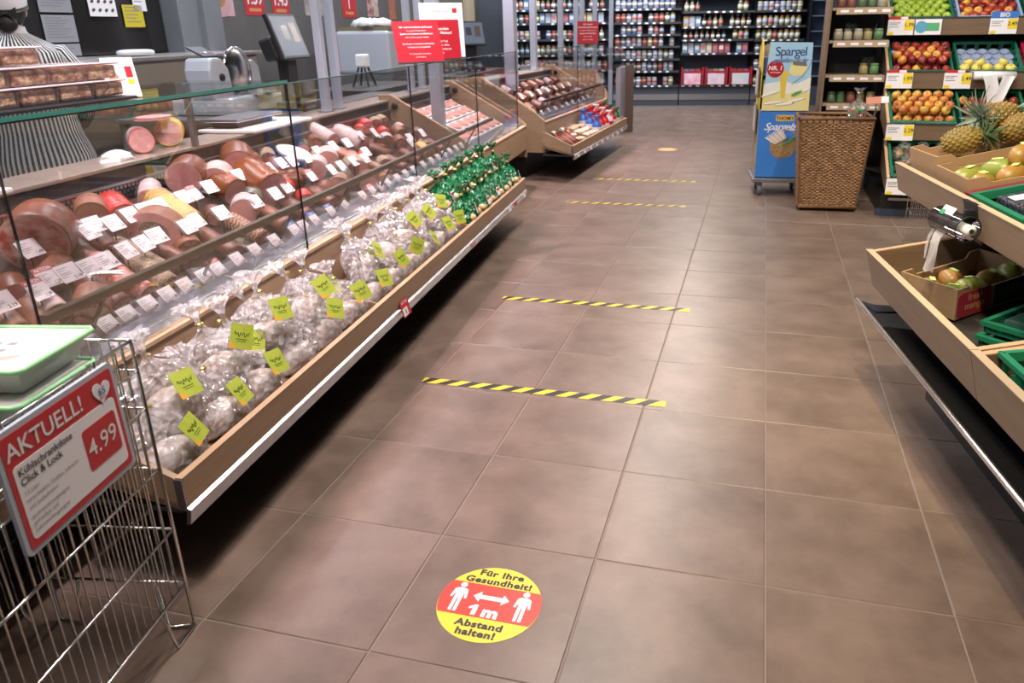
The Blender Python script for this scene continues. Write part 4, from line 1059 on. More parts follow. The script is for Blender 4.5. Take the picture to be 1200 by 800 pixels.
ap_mid = M('apple_mid_red', (.26, .012, .015), .3, noise=(9, (.42, .08, .03), .14))
AM = {k: apple_mesh(m) for k, m in dict(green=ap_green, red=ap_red, yellow=ap_yel, blush=ap_blush, gold=ap_gold, mid=ap_mid).items()}
def fill(k, x0, cols, rows, kinds, label, group, empty=None, lay=1, sz=1.0, h0=.06):
    for l in range(lay):
        for r in range(rows - l):
            for c in range(cols - (r + l) % 2):
                if empty and empty(r, c, l): continue
                v = .052 + .068 * r * sz + random.uniform(-.001, .001) + .034 * l
                x = x0 + .030 + (.0765 * (c + .5 * ((r + l) % 2))) * sz + random.uniform(-.001, .001)
                kd = kinds[random.randrange(len(kinds))]
                m = tier_mat(k, x, v, h0 + .062 * l + random.uniform(0, .006)) @ Euler((random.uniform(-1, 1), random.uniform(-1, 1), random.uniform(0, 6))).to_matrix().to_4x4() @ SC(sz * random.uniform(.90, .935))
                tag(link('apple', AM[kd], None, m), label, 'apple', group)
CWD = .435
def fcrate(k, x, col, label, w=CWD): return crate('fruit_crate', label, 'crate', w, .40, .085, col, tier_mat(k, x + w / 2, .205, .0))
trayb = M('blue_fruit_tray', (.30, .36, .52), .7, noise=(20, (.24, .29, .44), .3))
redp = M('red_plastic', (.45, .015, .06), .4)
lightb = M('light_blue_plastic', (.30, .42, .62), .4)
def tray(k, x, label, w=.40):
    t = thing('fruit_tray', label, 'tray', tier_mat(k, x + w / 2, .205, .0095))
    obj('tray_sheet', MB().box(-w / 2, w / 2, -.185, .185, 0, .006), trayb, t)
    b = MB(); b.lathe([(.034, .0), (.036, .014), (.028, .018), (.018, .008), (.002, .005)], 12); cup = b.mesh('cup', trayb, True)
    for r in range(5):
        for c in range(5): link('cup', cup, t, T(-w / 2 + .045 + .078 * c + (.02 if r % 2 else 0), -.15 + .075 * r, .005))
fcrate(3, .02, greenp, 'green crate of bright green apples on the top tier')
fill(3, .03, 6, 6, ['green'], 'bright green apple in the top tier crate', 'green apples on the top tier', lay=1, sz=.93)
fcrate(3, .50, lightb, 'pale blue crate of red apples on the top tier')
fill(3, .51, 6, 6, ['mid', 'mid', 'blush', 'red'], 'red apple in the pale blue top tier crate', 'red apples on the top tier', lay=1, sz=.93)
fcrate(3, .98, greenp, 'rightmost crate on the top tier')
fcrate(2, .02, greenp, 'left green crate of dark red apples on the second tier')
tray(2, .035, 'blue moulded tray lying under the dark red apples')
fill(2, .03, 6, 5, ['red', 'red', 'mid', 'mid', 'blush'], 'dark red apple in the left crate of the second tier', 'dark red apples on the second tier', lambda r, c, l: r == 4 and c < 3 or (l == 1 and r > 3), lay=2, sz=.93)
fcrate(2, .50, greenp, 'middle green crate with few yellow apples on the second tier')
tray(2, .515, 'blue moulded tray showing behind the yellow apples')
fill(2, .51, 5, 2, ['yellow'], 'pale yellow apple in the nearly empty crate', 'yellow apples on the second tier', lambda r, c, l: r == 1 and c == 2, sz=1.04, h0=.068)
fcrate(2, .98, redp, 'red plastic crate of mixed apples on the second tier')
tray(2, .995, 'blue moulded tray under the mixed apples')
fill(2, .99, 6, 5, ['gold', 'mid', 'red', 'mid'], 'mixed red apple in the red crate of the second tier', 'mixed apples in the red crate', lay=1, sz=.95)
fcrate(1, .02, greenp, 'left green crate of red yellow apples on the third tier')
fill(1, .03, 6, 5, ['gold', 'gold', 'blush'], 'red and yellow apple in the left crate of the third tier', 'blush apples on the third tier', lay=2, sz=.95)
fcrate(1, .50, greenp, 'green crate of small red apples behind the pineapples')
fill(1, .51, 6, 5, ['mid', 'red', 'blush'], 'small red apple in the crate behind the pineapples', 'red apples behind the pineapples', lay=1, sz=.9)
fcrate(1, .98, greenp, 'rightmost green crate on the third tier behind the pineapple crown')
fill(1, .99, 6, 5, ['gold', 'yellow'], 'golden apple in the rightmost crate of the third tier', 'golden apples on the third tier', lay=1, sz=.9)
fcrate(0, .02, greenp, 'green crate of bagged fruit on the lowest tier')
bagf = FILM('fruit_bag_film', (.96, .96, .97), .12, .3, .1, (.8, .8, .85), 1.5, 50)
for i in range(6):
    t = thing('fruit_bag', 'clear bag of apples in the lowest tier crate, %s row' % ('front' if i < 3 else 'back'), 'bag', tier_mat(0, .11 + .13 * (i % 3), .10 + .16 * (i // 3), .04), 'bags of apples on the lowest tier')
    for q in range(5):
        link('apple', AM[('mid', 'gold', 'blush', 'red', 'green')[(q + i) % 5]], t, T(.03 * math.cos(q * 1.3), .035 * math.sin(q * 1.3), .02 + .02 * (q % 2)) @ SC(.75))
    b = bag_film(200 + i, .06, .065, .09, (0, .0), 1); obj('bag_film', b, bagf, t); obj('gathered_top', b.top, bagf, t)
    plate('bag_tag', .05, .03, .001, (paper, red, paper, greenp, paper, paper)[i], t, T(.0, -.055, .05) @ RX(1.0))
# price signs on the tier fronts
def price_sign(k, x, price, label, head=None, eco=False):
    y, zt, zb = TIER[k]
    t = thing('price_sign', label, 'price sign', frame((1, 0, 0), (0, .05, 1), (.83 + x, y - .011, (zt + zb) / 2 + .0)))
    plate('card', .19, .115, .003, paper, t, T(0, 0, .004))
    if eco:
        disc('eco_disc', .045, .0005, M('eco_blue', (.1, .35, .5), .5), t, T(-.05, 0, .0047), 24); plate('eco_band', .10, .06, .0004, M('eco_green', (.1, .4, .2), .5), t, T(.03, .0, .0046))
        return t
    plate('price_field', .065, .075, .0006, yellow, t, T(.06, .015, .0048))
    text(price, .04, ink, t, T(.06, .003, .0052), 'CENTER', .015)
    plate('yellow_corner', .04, .022, .0005, yellow, t, T(-.07, -.045, .0048))
    b = MB()
    for q, (ln, yy) in enumerate(((.08, .03), (.06, .018), (.07, .0))): b.box(-.085, -.085 + ln, yy, yy + .005, .0046, .005)
    obj('printed_lines', b, inkgrey, t)
    if head == 'BIO':
        h = plate('header', .19, .05, .003, bluep, t, T(0, .08, .0045), .012); text('BIO', .042, white, t, T(0, .066, .005), 'CENTER', .03)
    elif head:
        h = plate('header', .14, .022, .003, red, t, T(-.02, .068, .0045), .008); plate('header_field', .05, .018, .0005, paper, t, T(.02, .068, .005))
    return t
price_sign(3, .09, '1.99', 'price sign 1.99 with red header below the green apples', 1)
price_sign(3, .29, '', 'round blue and green eco sign below the green apples', eco=True)
price_sign(3, .82, '2.49', 'price sign 2.49 with blue BIO header on the top tier', 'BIO')
price_sign(2, .09, '1.99', 'price sign 1.99 below the dark red apples', 1)
price_sign(2, .50, '2.49', 'price sign 2.49 below the yellow apples', 1)
price_sign(2, 1.06, '2.99', 'price sign at the right edge of the second tier')
price_sign(1, .09, '2.29', 'price sign 2.29 below the red yellow apples on the third tier')
price_sign(0, .09, '2.19', 'price sign 2.19 on the lowest tier below the bagged fruit')
hb = thing('hanging_bags', 'white carrier bag strips hanging from a holder on the second tier', 'bags', T(.83 + .74, 4.868, .985))
b = MB(); b.lathe([(.03, -.14), (.03, .14)], 14, 0, RY(PI / 2)); obj('holder_roll', b, white, hb, smooth=True)
sheet('bag_strip', hb, [(-.04, -.035, .0), (-.02, -.04, -.06), (0, -.04, -.14), (.01, -.04, -.22), (.02, -.04, -.30)], .05, white, .2)
sheet('bag_strip', hb, [(.09, -.035, .0), (.07, -.045, -.06), (.05, -.045, -.14), (.03, -.045, -.22), (.02, -.045, -.30)], .04, white, -.2)
# ================================================================== wire dump cart with its sign
CA = math.radians(10.5)
MC = T(-1.355, -.477, 0) @ RZ(CA)        # x: towards the aisle is +x (cart runs to -x), y: cart runs to -y
CWX, CLY, CH = .345, .62, .76
ct = thing('wire_cart', 'chrome wire dump basket on legs in the left foreground', 'basket', MC)
def wire(name, pts, r, parent, mat=None): 
    b = MB(); b.tube(pts, r, 6); return obj(name, b, chrome, parent, mat, smooth=True)
ZH = (.13, .285, .447, .60, .69, .76)
for z in ZH:
    rr = .0036 if z in (.13, .76) else .0028
    wire('horizontal_wire', [(0, 0, z), (0, -CLY, z)], rr, ct); wire('horizontal_wire', [(-CWX, 0, z), (-CWX, -CLY, z)], rr, ct)
    wire('horizontal_wire', [(0, 0, z), (-CWX, 0, z)], rr, ct); wire('horizontal_wire', [(0, -CLY, z), (-CWX, -CLY, z)], rr, ct)
b = MB(); b.tube([(0, 0, .13), (0, 0, .762)], .0021, 5); vme = b.mesh('vertical_wire', chrome, True)
for i in range(1, 24):
    y = -CLY * i / 24
    link('vertical_wire', vme, ct, T(-.004, y, 0)); link('vertical_wire', vme, ct, T(-CWX + .004, y, 0))
for i in range(1, 15):
    x = -CWX * i / 15
    link('vertical_wire', vme, ct, T(x, -.004, 0)); link('vertical_wire', vme, ct, T(x, -CLY + .004, 0))
for (x, y, sx, sy) in ((0, 0, -1, -1), (-CWX, 0, 1, -1), (0, -CLY, -1, 1), (-CWX, -CLY, 1, 1)):
    wire('corner_post', [(x, y, .76), (x, y, .012), (x + sx * .012, y + sy * .004, .005), (x + sx * .06, y + sy * .012, .005), (x + sx * .075, y + sy * .004, .13)], .0042, ct)
    wire('foot_loop', [(x, y, .005), (x + sx * .002, y + sy * .075, .005), (x + sx * .004, y + sy * .10, .13)], .0042, ct)
b = MB()
for i in range(14): b.tube([(-CWX * (i + .5) / 14, -.002, .632), (-CWX * (i + .5) / 14, -CLY + .002, .632)], .002, 5)
fl = obj('basket_floor', b, chrome, ct); fl['kind'] = 'stuff'
# sign on the aisle side
sg = thing('offer_sign', 'grey framed red and white offer sign hooked on the wire cart', 'sign', MC @ frame((0, 1, 0), (-.02, 0, 1), (.020, -.253, .642)))
plate('frame', .312, .232, .008, M('frame_grey', (.42, .47, .55), .35), sg, T(0, 0, .0), .012)
plate('red_sheet', .292, .212, .001, red, sg, T(0, 0, .001), .008)
plate('white_field', .272, .142, .0008, paper, sg, T(0, -.022, .0016), .010)
text('AKTUELL!', .044, white, sg, T(-.14, .062, .0018), 'LEFT', .012)
b = MB(); pts = []
for k in range(30):
    a = 2 * PI * k / 30; pts.append((.0016 * 16 * math.sin(a) ** 3, .0016 * (13 * math.cos(a) - 5 * math.cos(2 * a) - 2 * math.cos(3 * a) - math.cos(4 * a))))
poly('heart', pts, .0006, paper, sg, T(.108, .072, .0026) @ RZ(-.15))
text('65', .022, bluep, sg, T(.108, .066, .0031), 'CENTER', .01); text('Jahre', .009, red, sg, T(.108, .058, .0031), 'CENTER')
plate('price_block', .098, .085, .0006, red, sg, T(.078, -.018, .0022), .008)
text('4.99', .05, white, sg, T(.078, -.034, .0028), 'CENTER', .004)
text('Kühlschrankdose', .0195, ink, sg, T(-.128, .028, .0022), 'LEFT', .012); text('Click & Lock', .0195, ink, sg, T(-.128, .010, .0022), 'LEFT', .012)
for k, tx in enumerate(('1,5 Liter', 'verschiedene Größen, luftdicht', 'und auslaufsicher')): text(tx, .0105, inkgrey, sg, T(-.128, -.008 - .014 * k, .0022), 'LEFT')
for k, tx in enumerate(('spülmaschinengeeignet', 'gefrierfest und', 'mikrowellengeeignet')): text(tx, .0105, inkgrey, sg, T(-.128, -.054 - .013 * k, .0022), 'LEFT')
for x in (-.12, .12): 
    b = MB(); b.tube([(x, .10, -.006), (x, .128, -.010), (x, .120, -.024)], .003, 6); obj('hook', b, chrome, sg)
# food boxes with green rims in the cart
tubm = FILM('box_plastic', (.92, .94, .92), .55, .25, .15, (.80, .80, .78))
grim = M('mint_rim', (.30, .62, .30), .4)
wrapm = M('box_print', (.70, .68, .66), .5, noise=(14, (.78, .76, .76), .3))
rp = M('pale_red_print', (.75, .35, .30), .5)
for k, (x, y, z) in enumerate(((-.173, -.165, .757), (-.173, -.18, .697), (-.173, -.19, .637), (-.173, -.44, .697), (-.173, -.45, .637))):
    t = thing('food_box', '%s clear food box with mint green rim in the wire cart' % ('topmost', 'second from top', 'lowest of the stack', 'front upper', 'front lower')[k], 'food box', MC @ T(x, y, z) @ RZ(.02 * (-1) ** k), 'food boxes in the cart')
    w, d = .29, .215
    b = MB(); b.loft([[(-w / 2 + .03, -d / 2 + .03, 0), (w / 2 - .03, -d / 2 + .03, 0), (w / 2 - .03, d / 2 - .03, 0), (-w / 2 + .03, d / 2 - .03, 0)], [(-w / 2 + .012, -d / 2 + .012, .05), (w / 2 - .012, -d / 2 + .012, .05), (w / 2 - .012, d / 2 - .012, .05), (-w / 2 + .012, d / 2 - .012, .05)]]); obj('tub', b, tubm, t)
    b = MB(); b.box(-w / 2 + .008, w / 2 - .008, -d / 2 + .008, d / 2 - .008, .050, .055); obj('lid', b, wrapm, t, bevel=.002)
    b = MB()
    b.tube([(-w / 2 + .01, -d / 2, .053), (w / 2 - .01, -d / 2, .053), (w / 2, -d / 2 + .01, .053), (w / 2, d / 2 - .01, .053), (w / 2 - .01, d / 2, .053), (-w / 2 + .01, d / 2, .053), (-w / 2, d / 2 - .01, .053), (-w / 2, -d / 2 + .01, .053), (-w / 2 + .01, -d / 2, .053)], .0055, 8, cap=False); obj('rim', b, grim, t, smooth=True)
    b = MB()
    for q in range(3): b.box(-.03 + .03 * q, -.012 + .03 * q, -.02, -.006, .0552, .0556); b.box(-.03 + .03 * q, -.012 + .03 * q, .012, .026, .0552, .0556)
    obj('pictograms', b, inkgrey, t)
    b = MB(); b.ell((0, 0, 0), .03, .012, .0006, 12, 4); obj('red_motif', b, rp, t, T(.07, -.05, .0553) @ RZ(.5))

# ================================================================== floor markings
blackt = M('tape_black', (.018, .017, .016), .45)
yellt = M('tape_yellow', (.62, .47, .03), .45)
def tape(x0, x1, y, rot, label, w=.048, n=11):
    L = x1 - x0
    t = thing('hazard_tape', label, 'floor tape', T(x0, y, .0006) @ RZ(rot), 'striped tapes on the floor')
    obj('yellow_strip', MB().box(0, L, -w / 2, w / 2, 0, .0006), yellt, t)
    for k in range(n):
        a = L * k / n; c = a + L / n * .5; sl = .024
        p = [(max(a - sl, 0), -w / 2), (min(c - sl, L), -w / 2), (min(c + sl, L), w / 2), (min(a + sl, L), w / 2)]
        if k == 0: p[0] = (0, -w / 2)
        poly('black_stripe', p, .0004, blackt, t, T(0, 0, .001))
tape(-1.377, -.372, .943, .010, 'yellow and black floor tape nearest the camera')
tape(-1.375, -.376, 1.992, .022, 'second yellow and black floor tape from the camera')
tape(-1.604, -.626, 4.395, .022, 'third yellow and black floor tape, beside the green bags')
tape(-1.59, -.633, 5.45, .035, 'farthest yellow and black floor tape')
sy = M('sticker_yellow', (.78, .62, .04), .4); srd = M('sticker_red', (.62, .045, .03), .4)
def floor_sticker(x, y, R, label, ym, rm, full):
    t = thing('floor_sticker', label, 'floor sticker', T(x, y, .0008))
    disc('yellow_disc', R, .0006, ym, t, T(0, 0, .0), 64)
    pts = []
    for a in range(-26, 27, 4): pts.append((R * .998 * math.cos(math.radians(a)), R * .998 * math.sin(math.radians(a))))
    for a in range(154, 207, 4): pts.append((R * .998 * math.cos(math.radians(a)), R * .998 * math.sin(math.radians(a))))
    poly('red_band', pts, .0003, rm, t, T(0, R * .02, .0004))
    if not full:
        plate('faded_print', R * 1.3, R * .3, .0002, M('faded_white', (.7, .55, .4), .5), t, T(0, 0, .0007)); return t
    text('Für Ihre', R * .225, ink, t, T(0, R * .72, .0006) @ SC(1.12, 1, 1), 'CENTER', .045, 0, 1.1); text('Gesundheit!', R * .225, ink, t, T(0, R * .50, .0006) @ SC(1.12, 1, 1), 'CENTER', .045, 0, 1.1)
    text('Abstand', R * .225, ink, t, T(0, -R * .66, .0006) @ SC(1.12, 1, 1), 'CENTER', .045, 0, 1.1); text('halten!', R * .225, ink, t, T(0, -R * .87, .0006) @ SC(1.12, 1, 1), 'CENTER', .045, 0, 1.1)
    text('m', R * .36, white, t, T(R * .10, -R * .37, .0008) @ SC(1.15, 1, 1), 'CENTER', .05)
    poly('digit_one', [(-R * .26, -R * .37), (-R * .17, -R * .37), (-R * .17, -R * .10), (-R * .24, -R * .10), (-R * .34, -R * .18), (-R * .34, -R * .23), (-R * .26, -R * .20)], .0002, white, t, T(0, 0, .0009))
    for sx in (-1, 1):
        m = T(sx * R * .64, R * .03, .0007); u = R * .40
        p = obj('pictogram', MB().prism([(a_ * u, b_ * u, 0) for a_, b_ in ((-.17, .62), (.17, .62), (.33, .52), (.42, -.05), (.30, -.08), (.22, .32), (.20, -.0), (.20, -.95), (.04, -.95), (.03, -.1), (-.03, -.1), (-.04, -.95), (-.20, -.95), (-.20, 0), (-.22, .32), (-.30, -.08), (-.42, -.05), (-.33, .52))], (0, 0, .0003)), white, t, m)
        disc('pictogram_head', u * .17, .0003, white, p, T(0, u * .84, .0003), 18)
    a_ = R * .36; h = R * .055
    poly('double_arrow', [(-a_, R * .12), (-a_ + R * .14, R * .12 + R * .14), (-a_ + R * .14, R * .12 + h), (a_ - R * .14, R * .12 + h), (a_ - R * .14, R * .12 + R * .14), (a_, R * .12), (a_ - R * .14, R * .12 - R * .14), (a_ - R * .14, R * .12 - h), (-a_ + R * .14, R * .12 - h), (-a_ + R * .14, R * .12 - R * .14)], .0003, white, t, T(0, 0, .0008))
    return t
floor_sticker(-.677, -.231, .133, 'round yellow and red one metre distance sticker in the foreground', sy, srd, True)
floor_sticker(-1.12, 7.42, .118, 'faded orange round sticker far down the aisle', M('faded_orange', (.62, .36, .14), .5), M('faded_red', (.55, .25, .10), .5), False)

# ================================================================== wicker bin
wk = M('wicker', (.13, .055, .02), .5, noise=(26, (.40, .22, .10), .16, (1, 1, 3)))
wkd = M('wicker_dark', (.11, .05, .02), .6, noise=(18, (.19, .09, .035), .2))
bk = thing('wicker_bin', 'tall tapered brown wicker bin standing beside the poster display', 'bin', T(.45, 4.62, 0) @ RZ(.02))
BWH = .70
def wk_half(z): return .205 + (.258 - .205) * z / BWH, .16 + .045 * z / BWH
weave = MB(); rows = 50
for r_ in range(rows):
    z = .035 + (BWH - .05) * r_ / rows; hx, hy = wk_half(z)
    pts = []; nx, ny = 22, 16
    per = [(-hx + 2 * hx * i / nx, -hy, 0, -1) for i in range(nx)] + [(hx, -hy + 2 * hy * i / ny, 1, 0) for i in range(ny)] + [(hx - 2 * hx * i / nx, hy, 0, 1) for i in range(nx)] + [(-hx, hy - 2 * hy * i / ny, -1, 0) for i in range(ny)]
    for i, (x, y, nx_, ny_) in enumerate(per + per[:1]):
        o_ = .005 * (-1) ** (i + r_)
        pts.append((x + nx_ * o_, y + ny_ * o_, z + random.uniform(-.0012, .0012)))
    weave.tube(pts, .0072, 5, 0, False)
wo = obj('weave', weave, wk, bk, smooth=True); wo['kind'] = 'stuff'
for i in range(0, 23, 2):
    for sd in (-1, 1):
        u = -1 + 2 * i / 22; a, c = wk_half(.03), wk_half(BWH)
        b = MB(); b.tube([(u * a[0], sd * a[1], .03), (u * c[0], sd * c[1], BWH)], .006, 6); obj('stake', b, wkd, bk)
for z in (.03, BWH):
    hx, hy = wk_half(z)
    for q in range(3):
        e_ = .004 * q
        b = MB(); b.tube([(-hx - e_, -hy - e_, z + .008 * (q % 2)), (hx + e_, -hy - e_, z + .008 * ((q + 1) % 2)), (hx + e_, hy + e_, z + .008 * (q % 2)), (-hx - e_, hy + e_, z), (-hx - e_, -hy - e_, z + .008 * (q % 2))], .011, 7, cap=False); obj('rim_braid', b, wkd, bk, smooth=True)
for sx in (-1, 1):
    for sy_ in (-1, 1):
        b = MB(); b.tube([(sx * .205, sy_ * .16, .03), (sx * .258, sy_ * .205, BWH)], .011, 8); obj('corner_stake', b, wkd, bk)
        b = MB(); b.lathe([(.014, 0), (.018, .01), (.014, .03)], 10); obj('foot', b, black, bk, T(sx * .18, sy_ * .13, 0))
hx, hy = wk_half(.62)
obj('bin_lining', MB().box(-hx + .02, hx - .02, -hy + .02, hy - .02, .64, .66), wkd, bk)
def jar_of_sweets():
    t = thing('sweets_bag', 'clear bag of yellow and red sweets on top of the wicker bin', 'bag', T(.60, 4.53, .66))
    cols = [M('sweet_' + n_, c_, .4) for n_, c_ in (('yellow', (.8, .6, .1)), ('red', (.6, .05, .05)), ('green', (.1, .4, .1)), ('white', (.8, .8, .75)))]
    for i in range(24):
        b = MB(); b.ell((0, 0, 0), .018, .018, .016, 8, 6); obj('sweet', b, cols[i % 4], t, T(random.uniform(-.045, .045), random.uniform(-.04, .02), .03 + .012 * (i // 3)), smooth=True)
    sb_ = bag_film(300, .062, .05, .20, (0, 0), 1); obj('bag_film', sb_, bagf, t); obj('gathered_top', sb_.top, bagf, t)
jar_of_sweets()
ps = thing('small_price_sign', 'small pale red price sign clipped to the wicker bin rim', 'price sign', T(.70, 4.43, .70))
plate('card', .155, .05, .003, M('pale_red_card', (.62, .25, .17), .5), ps, frame((1, .1, .06), (0, .25, 1), (.02, 0, .14)))
plate('white_end', .05, .046, .001, paper, ps, frame((1, .1, .06), (0, .25, 1), (.07, .004, .1435)))
b = MB(); b.tube([(0, 0, -.01), (.015, 0, .06), (.01, 0, .12)], .006, 8); obj('clip', b, chrome, ps)

# ================================================================== poster display (asparagus sauce)
sp = thing('poster_display', 'blue and yellow asparagus poster display on a wheeled trolley', 'display', T(-.105, 4.95, 0) @ RZ(.10))
skyp = M('poster_sky', (.30, .52, .72), .4, noise=(3, (.45, .66, .78), .3)); bluep2 = M('poster_blue', (.035, .16, .55), .4, noise=(2.2, (.05, .25, .68), .3))
W_ = .375
obj('carton', MB().box(0, W_, .004, .36, .16, .705), M('carton_side', (.23, .16, .10), .6, noise=(8, (.4, .3, .15), .12)), sp)
obj('blue_panel', MB().box(0, W_, -.002, .004, .16, .705), bluep2, sp)
# open upper display behind the tilted header card
for z in (.80, .98): obj('display_shelf', MB().box(.0, W_ - .02, .06, .36, z, z + .008), M('carton_edge', (.42, .26, .10), .6), sp)
b = MB(); b.prism([(0, .06, .70), (0, .06, 1.12), (0, .12, 1.24), (0, .22, 1.26), (0, .34, 1.10), (0, .36, .70)], (.006, 0, 0)); obj('yellow_side', b, M('display_yellow', (.70, .50, .06), .5), sp)
obj('display_back', MB().box(0, W_ - .02, .35, .36, .70, 1.2), MATS['carton_side'], sp)
sauce = M('sauce_pack', (.10, .14, .38), .35, rnd=((.55, .50, .30), (.06, .08, .3)))
for k in range(8):
    b = MB(); b.box(-.03, .03, -.02, .02, 0, .13); tag(obj('sauce_pack', b, sauce, None, T(-.105, 4.95, 0) @ RZ(.10) @ T(.05 + .075 * (k % 4), .13, (.809, .989)[k // 4]), bevel=.004), 'dark blue sauce pack on the %s shelf of the poster display' % ('lower', 'upper')[k // 4], 'pack', 'sauce packs on the %s display shelf' % ('lower', 'upper')[k // 4])
pf = sp
HP = frame((.96, .0, .0), (.055, -.01, 1), (.192, -.012, .965))     # header card
ph_ = .52
hd = poly('header_card', [(-.178, -.26), (.192, -.26), (.178, .262), (-.15, .27)], .006, skyp, pf, HP)
pale = M('poster_pale', (.72, .70, .50), .5, noise=(9, (.80, .82, .80), .25)); saucey = M('poster_sauce', (.72, .60, .20), .45, noise=(7, (.78, .70, .38), .3)); asp = M('asparagus_white', (.72, .70, .62), .5)
poly('sauce_field', [(-.178, -.26), (.192, -.26), (.190, -.13), (.12, -.09), (.02, -.13), (-.06, -.10), (-.177, -.16)], .0006, saucey, hd, T(0, 0, .0006))
poly('asparagus_field', [(-.178, -.16), (-.06, -.10), (.02, -.13), (.12, -.09), (.19, -.13), (.188, .00), (.08, -.05), (-.05, -.03), (-.175, -.05)], .0005, pale, hd, T(0, 0, .0005))
for k, (x, y, a) in enumerate(((-.09, -.20, .12), (.0, -.21, .1), (.09, -.18, .25), (-.12, -.13, .3), (.12, -.12, .45))):
    b = MB(); b.ell((0, 0, 0), .075, .011, .0012, 16, 4); obj('asparagus_stalk', b, asp, hd, T(x, y, .0008) @ RZ(a), smooth=True)
b = MB(); b.ell((0, 0, 0), .05, .014, .0012, 12, 4); obj('herb_sprig', b, M('herb_green', (.10, .30, .06), .5), hd, T(.09, -.125, .0012) @ RZ(.35))
poly('sauce_stream', [(-.035, -.16), (-.055, .0), (-.02, .05), (.02, .05), (.0, -.02), (-.005, -.16)], .0006, MATS['display_yellow'], hd, T(.0, 0, .001))
poly('ladle', [(.03, .12), (.135, .11), (.15, .06), (.12, .015), (.05, .01), (.01, .04)], .0008, M('ladle_cream', (.74, .66, .30), .4), hd, T(0, 0, .0012))
poly('ladle_rim', [(.03, .125), (.135, .115), (.15, .09), (.13, .085), (.04, .095)], .0006, M('ladle_steel', (.35, .33, .28), .3, .6), hd, T(0, 0, .0018))
b = MB(); b.tube([(.185, .15, 0), (.16, .07, 0), (.11, .0, 0), (.04, -.05, 0)], .003, 6); obj('ladle_handle', b, MATS['ladle_steel'], hd, T(0, 0, .0018) @ SC(1, 1, .3))
ns_ = disc('red_seal', .066, .0006, M('seal_red', (.42, .015, .02), .4), hd, T(-.095, .065, .0012), 32)
text('NR. 1', .046, white, ns_, T(0, -.008, .0009), 'CENTER', .025, .1); text('BEI SAUCEN', .014, white, ns_, T(0, -.032, .0006), 'CENTER', .012, .1)
text('Spargel', .098, M('poster_navy', (.02, .045, .14), .4), hd, T(.018, .165, .0008), 'CENTER', .006, 0, .88); text('genießen mit der', .05, M('poster_slate', (.10, .17, .32), .4), hd, T(.018, .115, .0014), 'CENTER', .012, .35, .8)
# lower panel
LP = frame((1, 0, 0), (0, 0, 1), (W_ / 2, -.0025, .43))
tp = plate('name_plate', .145, .05, .0008, M('plate_gold', (.62, .40, .12), .4), sp, LP @ T(.02, .215, .001), .008)
text('THOMY', .038, ink, tp, T(0, -.015, .0006), 'CENTER', .02, 0, 1.05)
text('Spargelzeit', .085, white, sp, LP @ T(.02, .118, .001), 'CENTER', .008, .4, .9)
bs = M('print_basket', (.42, .27, .12), .6, noise=(60, (.22, .12, .04), .15)); 
poly('basket_print', [(-.09, -.0), (.13, .02), (.125, -.06), (.085, -.12), (-.02, -.135), (-.07, -.09)], .0008, bs, sp, LP @ T(.0, .02, .001))
b = MB(); b.tube([(.03 + .11 * math.cos(a_), -.0 + .10 * math.sin(a_), 0) for a_ in [PI * k / 14 for k in range(0, 9)]], .006, 6); obj('basket_handle_print', b, bs, sp, LP @ T(.0, .02, .001) @ SC(1, 1, .2))
for k in range(8):
    b = MB(); b.ell((0, 0, 0), .062, .0085, .0008, 14, 4); obj('asparagus_stalk', b, (asp, M('asparagus_rose', (.66, .50, .48), .5))[k % 2], sp, LP @ T(-.075 + .013 * k, .028 + .0085 * k, .0012 + .0004 * k) @ RZ(2.62 - .05 * k), smooth=True)
for k in range(4):
    b = MB(); b.ell((0, 0, 0), .035, .012, .0012, 10, 4); obj('herb_sprig', b, M('herb_green2', (.10, .28, .08), .5), sp, LP @ T(.04 + .018 * k, .01 + .012 * k, .0018) @ RZ(.5 + .2 * k))
# trolley
obj('trolley_deck', MB().box(-.02, W_ + .04, -.02, .40, .115, .15), M('trolley_grey', (.22, .23, .26), .4, .5), sp, bevel=.006)
for (x, y) in ((.05, .03), (W_ - .02, .03), (.05, .33), (W_ - .02, .33)):
    w_ = thing.__call__ if False else None
    b = MB(); b.lathe([(.04, -.014), (.046, -.010), (.046, .010), (.04, .014)], 18, 0, T(x, y, .046) @ RY(PI / 2)); o = obj('wheel', b, M('wheel_grey', (.12, .12, .13), .5), sp)
    obj('caster_fork', MB().box(x - .02, x + .02, y - .012, y + .025, .06, .115), MATS['trolley_grey'], sp)
lf = thing('leaflet_holder', 'narrow leaflet frame leaning on the side of the poster display', 'frame', T(-.105, 4.95, 0) @ RZ(.10))
for k, z in enumerate((.50, .80)):
    b = MB(); b.box(-.02, -.012, .08, .30, z, z + .24); p = obj('frame', b, steel, lf); b = MB(); b.box(-.0215, -.0195, .10, .28, z + .02, z + .22); obj('leaflet', b, M('leaflet', (.35, .28, .25), .5, noise=(8, (.6, .55, .5), .2)), p)

